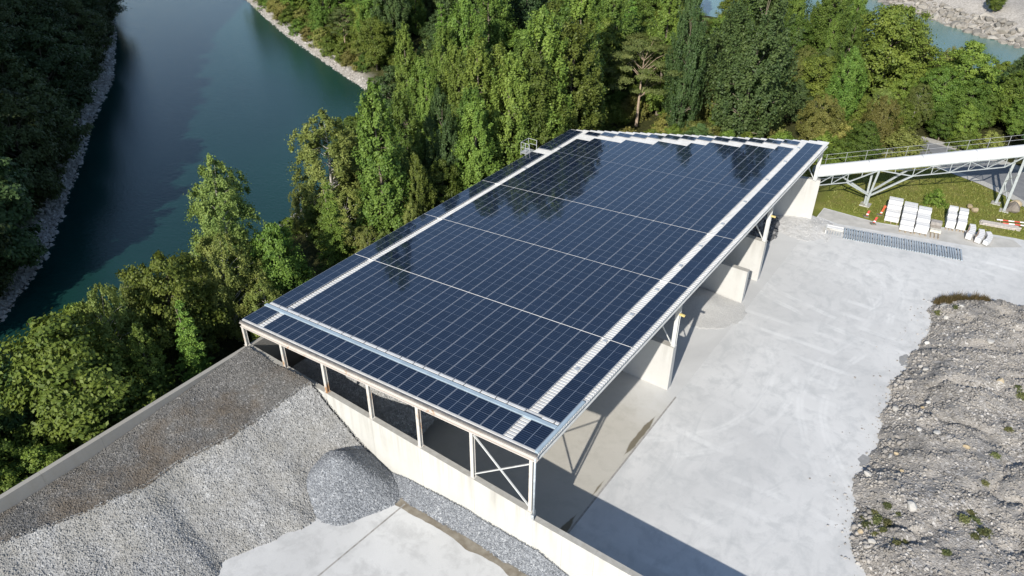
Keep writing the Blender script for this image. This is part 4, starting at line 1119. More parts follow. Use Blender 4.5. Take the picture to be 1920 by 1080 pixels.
PROTO = {
    'poplar_a': make_tree('poplar_tree', 'poplar', 18, 0.06, 2.7, 'column', 330, 62, 0.17, 0.72, 'upright', 0.24, 1),
    'poplar_b': make_tree('poplar_tree', 'poplar', 17, 0.05, 3.1, 'egg', 340, 62, 0.17, 0.78, 'upright', 0.26, 2),
    'dark_a': make_tree('dark_poplar_tree', 'dark', 20, 0.05, 4.6, 'egg', 420, 62, 0.20, 0.95, 'upright', 0.32, 3, lobes=0.35),
    'broad_a': make_tree('broadleaf_tree', 'broad', 13, 0.14, 4.2, 'round', 300, 72, 0.19, 0.95, 'round', 0.24, 4, lobes=0.4),
    'broad_b': make_tree('broadleaf_tree', 'broad', 12, 0.10, 3.6, 'egg', 270, 72, 0.18, 0.85, 'round', 0.22, 5, lobes=0.45),
    'broad_c': make_tree('dark_broadleaf_tree', 'dark', 13, 0.10, 4.0, 'egg', 290, 70, 0.19, 0.9, 'round', 0.24, 14, lobes=0.45),
    'weep_a': make_tree('birch_tree', 'weep', 15, 0.12, 3.1, 'egg', 300, 80, 0.13, 0.80, 'droop', 0.20, 6, M_birch, 0.5),
    'weep_b': make_tree('birch_tree', 'weep', 12, 0.15, 2.9, 'round', 240, 80, 0.13, 0.75, 'droop', 0.16, 7, M_birch, 0.5),
    'olive_a': make_tree('willow_tree', 'olive', 10, 0.08, 3.5, 'round', 260, 80, 0.14, 0.85, 'droop', 0.2, 8, None, 0.4),
    'spruce_a': make_tree('fir_tree', 'spruce', 15, 0.04, 3.3, 'cone', 330, 66, 0.14, 0.6, 'whorl', 0.22, 9, None, 0.15),
    'pine_a': make_tree('pine_tree', 'pine', 14, 0.40, 4.8, 'round', 52, 330, 0.17, 1.0, 'pad', 0.26, 10, M_pinebark, 0.45, 0.4),
    'shrub_a': make_tree('shrub', 'broad', 3.4, 0.0, 1.9, 'shrub', 90, 60, 0.14, 0.55, 'round', 0.06, 11, None, 0.4),
    'shrub_b': make_tree('shrub', 'olive', 2.6, 0.0, 1.6, 'shrub', 80, 60, 0.12, 0.5, 'round', 0.05, 12, None, 0.4),
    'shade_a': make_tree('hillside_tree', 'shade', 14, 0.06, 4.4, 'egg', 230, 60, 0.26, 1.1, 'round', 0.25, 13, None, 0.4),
}
used_proto = set()
def plant(proto, x, y, h, wf, rz, label, cat, group=None):
    root, H = PROTO[proto]
    o = root if proto not in used_proto else copy_tree(root)
    used_proto.add(proto)
    o.location = (x, y, float(height(np.array(x), np.array(y))) - 0.1)
    o.rotation_euler = (0, 0, rz); s = h / H; o.scale = (s * wf, s * wf, s)
    for k in ('label', 'category', 'group'):
        if k in o: del o[k]
    tag(o, label, cat, group)
    return o
# trees that can be told apart:  kind, x, y, height, width factor, label
SINGLE = [
    ('weep_a', -17.6, 9.7, 15.7, 1, 'tall drooping birch standing alone against the lake, nearest to the water'),
    ('weep_a', -22, 26.9, 14.6, 1.3, 'pale birch with a thin drooping crown left of the tall poplar'),
    ('spruce_a', -10.5, 16.9, 12, 0.95, 'bright green fir with star-shaped boughs below the pale birch'),
    ('poplar_a', -10, 23.7, 19.4, 1, 'tall slender poplar with its tip against the curved shore'),
    ('poplar_b', -7.5, 26.3, 11.5, 0.7, 'small poplar squeezed right beside the tall slender poplar'),
    ('dark_a', -11.3, 34.9, 15.3, 0.62, 'narrow dark poplar left of the two lit poplars by the roof edge'),
    ('poplar_b', -9.8, 38.9, 14.6, 0.95, 'broad sunlit poplar close to the low edge of the roof'),
    ('poplar_b', -7.6, 49.9, 21.2, 1, 'tall poplar standing behind the access platform'),
    ('poplar_a', -11.4, 65.6, 22.2, 1, 'bright green poplar rising at the far left corner of the roof'),
    ('pine_a', -5.6, 73.7, 13.9, 1, 'lone pine with bare pinkish trunk and layered flat crown behind the roof'),
    ('dark_a', 9.6, 76.6, 23.9, 0.95, 'huge dark green poplar towering in the middle behind the roof'),
    ('dark_a', 1.2, 73.8, 21, 0.55, 'slim dark poplar just right of the lone pine'),
    ('olive_a', 18.8, 83.3, 7.2, 1.1, 'olive yellow willow with drooping twigs near the far right corner of the roof'),
    ('broad_a', 22, 103.6, 15.8, 1.05, 'large rounded oak-like tree with dark gaps in front of the river'),
    ('olive_a', 24.3, 111.7, 9.7, 0.8, 'yellowish tree beside the river gap'),
    ('broad_b', 33.1, 103.4, 12.6, 1, 'rounded green tree standing alone before the turquoise river'),
    ('broad_c', 40.4, 110.7, 10.4, 1, 'dense dark tree at the right edge of the picture before the river'),
    ('broad_b', 33.1, 94.9, 5.8, 1.15, 'wide dusty green bush with bare twigs above the conveyor'),
    ('shrub_b', 29.6, 87.3, 3, 1.5, 'round yellow-green bush just above the conveyor'),
    ('broad_b', -7.9, -11.4, 12.9, 1.1, 'bright green maple overhanging the grey wall at the far left'),
    ('weep_b', -10.7, -6.3, 12.2, 0.7, 'young birch with a pale stem among the shrubs by the lake'),
    ('broad_b', -14.5, -7.1, 9.6, 0.8, 'silvery green leaning tree at the lake edge on the left'),
    ('broad_a', -11, -0.9, 11.7, 0.8, 'rounded light green tree left of the tall drooping birch'),
    ('weep_b', -10.7, 4.1, 11.5, 0.9, 'bushy birch in front of the tall drooping birch'),
    ('broad_b', -9.7, 9.1, 10.7, 0.8, 'dark green round tree between the drooping birch and the fir'),
    ('shrub_a', 36.8, 71.6, 2.2, 0.8, 'low green bush on the grass under the conveyor'),
    ('broad_c', -12.7, -14.3, 8.7, 1, 'dark tree leaning in from the left edge by the grey wall'),
]
for i, (k, x, y, h, wf, lab) in enumerate(SINGLE):
    plant(k, x, y, h, wf, i * 2.4, lab, 'shrub' if k.startswith('shrub') else 'tree')
GROUPS = {
    'f': ('bushy tree on the bank beyond the turquoise river', 'trees beyond the river'),
}
LOOK = {'poplar_a': 'slender upright poplar', 'poplar_b': 'full upright poplar', 'dark_a': 'dark green poplar', 'broad_a': 'rounded broadleaf tree', 'broad_b': 'egg-shaped broadleaf tree', 'broad_c': 'dark broadleaf tree',
        'weep_a': 'tall pale birch', 'weep_b': 'small pale birch', 'olive_a': 'olive yellow willow', 'spruce_a': 'bright green fir', 'pine_a': 'flat-crowned pine'}
def zone(x, y):
    if y < 56 and x < -3: return 'between the shed and the lake'
    if x > 20: return 'in the wood beyond the conveyor'
    if x < -45: return 'on the tongue of land by the curved shore'
    if y < 88: return 'close behind the far end of the roof' if x > -12 else 'behind the far left corner of the roof'
    return 'deep in the wood before the river' if x > -15 else 'deep in the wood behind the shore'
KEYS = ['poplar_a', 'poplar_b', 'dark_a', 'broad_a', 'broad_b', 'broad_c', 'weep_a', 'weep_b', 'olive_a', 'spruce_a', 'pine_a', 'shrub_a', 'shrub_b', 'shade_a']
FOREST = {
    'e': [1,-13.6,48.9,16.1, 0,-12.1,43.2,18.7, 0,-11.2,56,19.5, 0,-10.3,59.1,19.4, 1,-5.9,53.8,19.4, 0,-6.2,58.9,16.7, 1,-6.3,46.2,17.5, 1,-7,42.8,17.8, 1,-14,58.2,17.9, 0,-12.7,52.8,16.7, 1,-13.6,62.1,19.7, 1,-11.5,46.5,17.4, 0,-8.6,62.2,17.5, 0,-35.4,55.5,16.1, 0,-13.1,-17.9,10.4, 5,-27.9,43.5,9.2, 3,-18,-4.8,7.3, 0,-22.1,44.8,13.7, 7,-12.3,28.5,9.5, 7,-14.1,22.3,7.8, 1,-23.8,53.2,14.5, 4,-8.4,-18.6,9.2, 0,-26.6,15.3,10.9, 4,-16.9,21.6,6.8, 7,-20,34.8,7.9, 4,-22.9,37.1,9.3, 6,-15.1,40.2,8, 5,-18.9,39.7,6.3, 1,-15.3,33.1,15.3, 6,-7.1,5.2,7.5, 4,-21.5,-14.2,7, 6,-15.8,36.4,9.1, 0,-15.3,-21.6,13.5, 6,-5.8,-21.4,7.5, 5,-33.6,45.1,8, 6,-31.4,54.2,8.4, 7,-17.1,-15,10.1, 1,-25.7,48.1,14.1, 6,-18,5.7,6.7, 7,-5.2,19.1,6.5, 6,-20.5,1.1,7.5, 6,-22.6,22.8,7.1, 5,-28.6,50.3,7.3, 6,-6.5,24.1,7.6, 5,-39.7,56.4,10.2, 7,-23,32,6, 7,-8.1,18.8,6.5, 9,-6,-2.8,10.4, 4,-4.6,-16.1,6.3, 4,-8.5,31.3,9, 0,-17.9,46.6,15, 3,-27.3,36.3,9.7, 4,-25.7,40.5,6.2, 4,-9.4,-24.9,7.9, 9,-16.5,54,9.1, 9,-30.1,40.8,9.1, 7,-20.4,54.2,7.8, 9,-21.9,57.2,7.1, 1,-29.9,57.8,15.6, 9,-20.7,48.6,8.1, 6,-15.8,-1.2,8.7, 4,-25.1,56.7,7.2, 6,-18.6,31.6,7.1, 0,-6.9,-6.1,9.4, 3,-14.6,7.1,6.9, 4,-4.8,-18.9,7, 5,-18.4,-23.1,8.2, 7,-27.7,54.4,9.5, 9,-21,-17.6,9.8, 7,-13.8,-24.2,7.4, 4,-6.4,39.2,6.1, 9,-24.6,-7.2,6.3, 0,-7,35.9,14.7, 3,3.7,135.2,8.3, 8,-30.9,127.5,12.4, 6,-67.5,151.7,9.8, 4,-50.7,112.3,8.5, 3,-6.8,108.8,9.2, 0,-67.2,133.6,14.6, 3,-64.2,110.2,9.1, 1,-1.9,106,15.9, 0,-66.8,92.6,15.4, 2,-7.2,140.8,20, 6,-94.7,113.4,10.1, 1,-3.6,111.9,12.3, 0,-103.5,130,13.3, 0,-49.8,132.3,11.1, 1,-26.9,85.3,17.7, 5,3.7,103.1,7.3, 0,-47,122.4,15.9, 1,-68,142,14.9, 3,-117.1,111.4,8.4, 0,-52.8,127.9,14.9, 3,-61.5,119.2,12, 1,7.4,85.1,12.1, 8,-43.3,69.2,8.1, 3,-38.2,105.7,12.9, 9,-46.7,77.3,13.5, 0,11.1,112.2,11, 0,-127.9,147,13.8, 5,-45.2,73.3,8.1, 1,-55.5,112.6,13, 9,-46.9,108.7,14.5, 9,-22.7,121.1,15, 5,-26.4,132.6,11.2, 8,-84.4,148.3,10.7, 10,-11.3,103.6,11.3, 1,-78,151.8,14.4, 3,14.8,94.2,9.2, 5,-41,100.3,12.8, 4,-57.2,149.9,11.2, 8,19.9,124.1,7.7, 8,-102.2,119.9,12.2, 3,-107.1,154.5,8.9, 0,-133.5,140.6,13.2, 0,-59.4,127.4,14.5, 0,-102.3,105.7,14.3, 2,-73.1,87.7,18.7, 0,-50.3,117.1,15.9, 4,-37.1,112.6,10.9, 0,-60,147.7,14.2, 1,-97.9,96.5,12.5, 8,-98.9,106.5,8.7, 0,-0.9,130.6,14.1, 1,-17.9,56.6,12.9, 2,-43.5,111.1,13.3, 0,-66.7,80.3,17.5, 1,-16.8,150.6,12.1, 9,-85.5,93.3,16.8, 8,-61.6,114.5,8.8, 3,-116.8,116.6,12.8, 3,-20,69.6,12.1, 0,-30.3,135.1,15.4, 4,-71.3,129,11.2, 3,-76.1,121.9,12.2, 5,13.2,102.7,7.9, 10,-4.7,118.6,9.6, 6,-64.6,155.9,11.4, 1,-78.7,103.7,15.3, 1,19.5,90.4,12.1, 2,-73,133.9,21, 5,-39.2,89.2,9, 1,-26.7,112.9,11.8, 0,-134.3,152.5,14.7, 0,-91.6,89.9,14.7, 6,-62.6,151.5,12.4, 5,13.3,115.8,8, 4,-107.1,110.7,8.4, 1,-126.5,151.1,15.8, 0,-82.5,126.5,11.7, 1,-17.2,85.1,17.6, 2,-106.7,100.3,17, 6,-87.2,98.7,10, 2,-12.9,130.1,12.2, 1,-57.5,129.8,15.3, 8,1.1,82.6,8.6, 1,5.6,126.6,12, 9,11,124.8,13.3, 6,-37.3,139.8,8.4, 1,-33.3,64.3,12.4, 8,-105.8,123.5,9.2, 5,-54.7,85.6,8.1, 3,-33.1,149.5,8.5, 3,-40.8,124.7,8.9, 8,-133.9,106.5,12.3, 2,-67.9,98.2,13.6, 4,-127.4,138.8,12, 6,-84.5,115.2,8.7, 4,-58.4,122,8.4, 4,-28.3,75.3,11.6, 9,-78.6,91,14.4, 1,-21.9,115.6,11.8, 2,-50.5,94.3,20.6, 2,-94.4,98.4,15.5, 10,-50.2,148.8,10.7, 1,-89.9,101.9,13.2, 1,3.6,146.3,14.7, 10,-91.4,127.8,9, 3,-131.1,117.1,12.5, 6,17.1,64.9,6.8, 1,-65.1,123.9,14.6, 8,-105.3,134.6,12, 3,-49.7,102.2,10.4, 10,7.4,89.8,9.9, 6,-96.4,128.9,12.5, 3,-61.8,75.3,9.8, 3,-20.8,151.2,8.9, 10,-121.9,154.2,8.3, 4,-21.2,79.9,11.5, 6,-87.6,144.4,9.9, 6,-134.9,118.9,10.6, 3,-9.2,120.2,10, 4,-58.3,154.4,9, 1,-70,91.6,13.2, 1,-46.5,147.1,11.4, 3,-71.2,113.4,11.6, 0,-80.4,121.8,11.4, 0,-44.4,136.2,13.2, 5,13.4,88.4,6.8, 1,-89.6,137.6,14.2, 1,-8.4,146.9,14.1, 3,7.5,120.8,7.5, 6,-54.2,131.8,12.1, 8,-28.5,67.3,9.1, 0,-112.9,98,12.8, 3,-48.3,141.5,8, 1,-33.6,73.6,21.7, 0,-103,146.5,11, 8,8.9,106.9,6.7, 1,-122.9,129.4,12.2, 0,-18.6,113,13.5, 4,-100.9,152.1,11.4, 6,-131.4,153.6,9.8, 6,16,100.2,7.9, 8,-115.3,136.2,12, 0,17.3,97.2,15.1, 0,-79.2,146.2,11.7, 0,-56.1,124.5,15.3, 0,-31.9,94,14.4, 1,-35,135.2,13.7, 0,-94.9,144,15.1, 0,-27.5,139.4,14.1, 1,8.9,116.6,15.8, 9,-21.9,90.9,12.2, 8,1.1,99.7,7.4, 10,-76,80.8,8.9, 3,-57.5,141.1,8.6, 0,-71.1,118.6,15.5, 0,-5,79.5,20.1, 1,-53.4,90.1,15.2, 3,-34.5,120,11.2, 4,7.5,133.3,6.6, 6,-6.1,86.8,10, 1,-5.2,133.7,14.1, 2,-109.6,137.7,17.2, 1,-54.3,155.8,13.8, 1,-123.7,104.5,11.5, 6,-36.4,81,12.5, 5,-118.1,101.8,10.6, 1,-66.9,84,14.1, 1,-112.6,153.2,13.6, 6,-100.2,147.2,12.2, 3,-50.1,153.9,9.6, 0,-116.8,106,14, 1,-68.5,102.8,15.6, 6,-44.9,152.8,8, 9,-109.7,95.6,14.7, 0,12.2,121,14.7, 0,-62.6,145,11.3, 4,-9,112.1,8.4, 4,-15.5,80.8,13, 6,-92.1,115.6,10.1, 9,-20.4,98,13.8, 5,7.4,143.3,9.2, 4,18.5,121,8.5, 3,-70.5,82.3,9, 5,-2.5,97.6,11, 1,-46.1,96.9,15.4, 2,-35.1,86.9,19.5, 3,-9.8,90.6,12.4, 8,-76.4,97.8,12, 10,-109.9,142.8,10.6, 1,-80.1,115.2,15.2, 2,-62.9,81.7,16.1, 0,-41.3,117.7,15.8, 3,-88.1,105.3,9.3, 3,-19.5,93.8,9.3, 3,-12.3,98.6,12.2, 6,-2.7,83.1,9.9, 1,-80.2,143.7,14.4, 8,-88.3,118.4,10.2, 6,-120.1,141.4,9.9, 9,-66.9,118.2,14.3, 4,-40.6,129.8,9.3, 1,-30.8,144.8,15.4, 1,-116.4,155.9,12.3, 1,-90.9,152.7,14.5, 0,-123.4,150,11.5, 5,-82.8,103.9,10.8, 6,19.1,117,9.1, 1,-29.1,62,19.4, 3,-23.5,110.7,12.1, 3,-86.8,131.1,9.4, 6,-113.7,125.2,10, 6,-125.2,110.2,12.3, 10,-37.7,93,10.4, 4,-80.8,137.2,10.4, 0,-102.2,111.1,13.2, 0,-68.6,106,13.8, 5,-114.2,120.1,8.5, 4,-98.4,140,10.2, 0,-101.4,127.7,14.7, 2,-43.8,85.4,21.8, 6,-35.5,59.9,13, 6,-44.8,131,10.9, 0,-35.7,142.4,11.9, 5,9.1,61.8,7.3, 4,5.5,110.1,10.6, 10,-55.3,99.4,12.4, 6,6.6,95.1,7.1, 6,-61,124.3,9.7, 0,-60,106.2,15.2, 4,-120.8,107.3,11.2, 5,38.7,138,5.2, 3,49.5,109.1,5.3, 4,25.6,80,5.9, 4,50.1,122.8,6.8, 4,58.4,102.1,8.8, 5,42.3,130.6,6.9, 3,27.8,103.4,7.2, 5,46.4,91.5,9.2, 3,41.2,105.5,8.9, 3,53.4,133.2,7, 3,42.4,123.4,9.3, 4,57.3,96.2,6.3, 1,36.1,119.2,6, 7,46,97,7.1, 4,33.8,114.5,6.1, 8,26.1,86.9,7.4, 3,54,115.4,8.9, 4,31.5,113.6,5.2, 3,59.2,128.6,5.2, 7,54.8,112.1,6.7, 3,47.5,134.6,8.7, 5,59,109,6.1, 7,41.9,127.1,6.6, 5,53.8,92.4,7.7, 5,46.4,125.8,5.4, 4,57.1,93,8.3, 5,45.7,119.9,8.7, 3,24.6,118,5.5, 5,21.8,109.4,5.4, 7,25.7,107.9,8.7, 7,23,124.2,6.6, 3,55.3,98.1,5, 4,57.6,113.1,6.7, 3,27.5,91.6,5.8, 3,31.1,98.2,9.4, 8,28.5,111.5,6.1, 4,26.2,98.2,7.8, 3,59.8,131.6,7.5, 7,47,129.7,6.9, 3,42,101.7,6, 5,53.3,99.7,7.3, 5,48,100.4,8.3, 5,38.1,107.8,7.7, 4,35.9,94.7,6.1, 4,30.4,106.9,6.3, 3,28.9,125.4,5.1, 3,31.7,109.5,7.4, 3,47,106.8,7, 4,20.6,113.5,6.6, 3,51.7,104.6,5.2, 5,47.5,115.8,8.2, 7,55.2,119.1,5.8, 4,55.7,121.5,6.7, 3,28.4,116.9,6, 1,24.9,115.4,6.9, 1,41.2,134.9,6.2, 7,28.9,95.2,7.6, 8,29.6,120.3,7.3, 4,51.8,112.1,6.6, 7,56.4,128.4,8.4, 8,21.8,127.6,5.1, 4,37,124.4,5.7, 3,32,118.4,5.1, 7,24.6,92.9,6.7, 8,49.9,119.2,7.6, 4,21.3,93.3,5.8, 4,37.3,102.4,6.3, 3,50,96.8,7.7, 5,21.1,119.6,5.1, 1,52.1,121.2,8.5, 7,53,95.7,5.8, 4,40.7,118,6.9, 3,55.5,89.5,5.9, 4,35.1,99,8.5, 4,52,107.3,7.2, 5,57.3,106.3,5.9, 4,36.2,112.3,7, 1,50.7,110.3,5.1, 4,54.8,108.9,8.6, 7,45.3,112,8.6],
    'w': [13,-164.3,72.3,9.2, 13,-118.3,34.5,12.3, 13,-92.4,31.1,13.9, 13,-100.8,34.4,14.6, 13,-128.7,53.7,10.9, 13,-70.2,9.5,13.7, 13,-100.7,12.3,14.3, 13,-178.2,70,9.6, 13,-109.9,27.2,12.5, 13,-89.6,13.6,10.9, 13,-46.4,-0.8,15, 13,-48.7,-8.2,14.3, 13,-152.7,47,13.5, 13,-94.5,5.3,13.5, 13,-125,16.3,10.4, 13,-140.8,49,10.7, 13,-68,-6.2,9.1, 13,-55.3,3,14.9, 13,-78,2.9,13, 13,-83.4,17.3,13.1, 13,-43.6,-18.6,9.5, 13,-144.3,67.3,10.4, 13,-91.1,17.5,13.5, 13,-108.1,11.8,9.9, 13,-62.3,-0.2,11, 13,-140.5,38.5,12.1, 13,-84.9,13.3,10.8, 13,-125.7,24.1,14.1, 13,-159.2,57,13.5, 13,-149.6,42.5,11.7, 13,-56,-11.8,11, 13,-168.8,73.6,14.9, 13,-165.5,64.2,13.6, 13,-187.4,80.5,13.2, 13,-96.1,18.4,12.4, 13,-52.4,-5.6,9.2, 13,-87.7,19.5,9.3, 13,-124.4,45.6,14.5, 13,-103.1,17.2,13.8, 13,-164,55.8,10.1, 13,-72.4,-0.1,11.4, 13,-118.7,41,12.7, 13,-150.4,36,12, 13,-114.2,44.4,9.5, 13,-110.5,15.8,10.8, 13,-45.6,-14.8,9.6, 13,-110.8,38.5,12.6, 13,-84.2,1.2,10.6, 13,-139.1,28.2,11.9, 13,-77.8,-1.7,10.2, 13,-129.8,36.2,13.3, 13,-188,84.7,11.5, 13,-150.5,50.8,11.8, 13,-157.7,72.4,12.8, 13,-60.8,-5.7,10.3, 13,-134.9,39.9,9.1, 13,-139.9,59.1,13.4, 13,-176.2,61.9,11.8, 13,-171.4,80.5,10.8, 13,-118.6,49.8,13.4, 13,-130.4,22,14.2, 13,-188,60.5,10.9, 13,-91.3,23.8,12.9, 13,-37.7,-20,14, 13,-182.1,66.5,10.5, 13,-76.5,17.1,12.2, 13,-128.4,29.1,9.4, 13,-185.9,74.6,13.5, 13,-132.4,59.7,13.7, 13,-176.6,74.3,10, 13,-118.3,16.4,14.3, 13,-112.6,12.3,11.6, 13,-157.5,52.5,13.2, 13,-126.8,40.6,10, 13,-139.7,64.4,14.2, 13,-182,84.3,10, 13,-85.5,8.6,12.6, 13,-161.5,67.9,10.7, 13,-165.4,47.8,13.2, 13,-59.1,-8.8,9.3, 13,-156.9,66.2,12.9, 13,-61.8,5.4,9, 13,-183.9,63.2,10.6, 13,-171.8,65.9,13.8, 13,-131.1,26.9,10, 13,-147.1,53.6,9.6, 13,-112.4,24.1,9.5, 13,-179.2,56.7,13.7, 13,-160.5,63.3,9.9, 13,-142.5,31.1,9.4, 13,-111,33.7,14.1, 13,-146.5,46.7,11.7, 13,-135.2,47,10.6, 13,-157.8,47.9,11.4, 13,-178.5,81,9.5, 13,-158.4,43.6,12.6, 13,-105.5,39.3,10.7, 13,-115.2,38.3,9.9, 13,-152.5,63.4,11.4, 13,-65.7,4.4,12.6, 13,-104.6,24.9,13.7, 13,-169.4,59.3,14, 13,-88.6,29.9,9.4, 13,-171.4,55.3,10, 13,-95.1,34.1,9.2, 13,-175.2,53.5,11.8, 13,-133.8,53.7,9.6, 13,-144.7,41.2,13.1, 13,-64,-7.1,9.7, 13,-97.6,28.9,13.7, 13,-129.1,45.3,9.1, 13,-79.2,21.8,9.2, 13,-153.4,55.9,13.2, 13,-99.4,7.4,12.2, 13,-135.1,29.9,12.1, 13,-182.3,80.1,9.8, 13,-147.2,60,12.2, 13,-144.6,63.2,11.8, 13,-87.7,2.2,11.1, 13,-60.2,9.9,14.9, 13,-183.7,59.2,9.4, 13,-122.8,34.7,9.6, 13,-120.8,30.9,12.7, 13,-169,50.3,9.3, 13,-79.3,9.3,15, 13,-145.4,35.5,13.1, 13,-83.8,25.8,14.7, 13,-66.3,12.2,12.2, 13,-125,52,12.4, 13,-56.2,-2.2,14.8, 13,-99.7,20.3,9.8, 13,-98.4,24.4,12.5, 13,-115.5,20.5,15, 13,-38.7,-15,9.7, 13,-139.1,52.2,10.6, 13,-184.8,87.7,13.8, 13,-49.6,-15.6,9.4, 13,-186.1,66.2,9.9, 13,-173,75.9,13, 13,-148.3,68.2,11.4, 13,-174.8,70.2,9.2, 13,-110.1,45.5,12.1, 13,-41.4,-5.7,13.5, 13,-67.4,-1.1,11.2, 13,-143.4,56.4,10.7, 13,-108.6,22.7,12.8, 13,-92.1,9.2,11.2, 13,-130.6,41.1,11.5, 13,-36.1,-25.1,10.2, 13,-73.4,12.9,9.3, 13,-116.8,27.2,13.1, 13,-94.4,12.9,14.1, 13,-175.4,79.3,9.2, 13,-54.9,-7.9,9.4, 13,-182.7,70.3,9.7, 13,-71.6,4.5,13.7, 13,-40.2,-11.1,12.3, 13,-166,77.5,10.8, 13,-70.6,17.2,13.9, 13,-100.9,39.4,10.8, 13,-153.3,39.8,15, 13,-139.8,43.4,12.2, 13,-152.5,70.9,10.9, 13,-166.4,69.6,10.4, 13,-126.5,56.8,9.6],
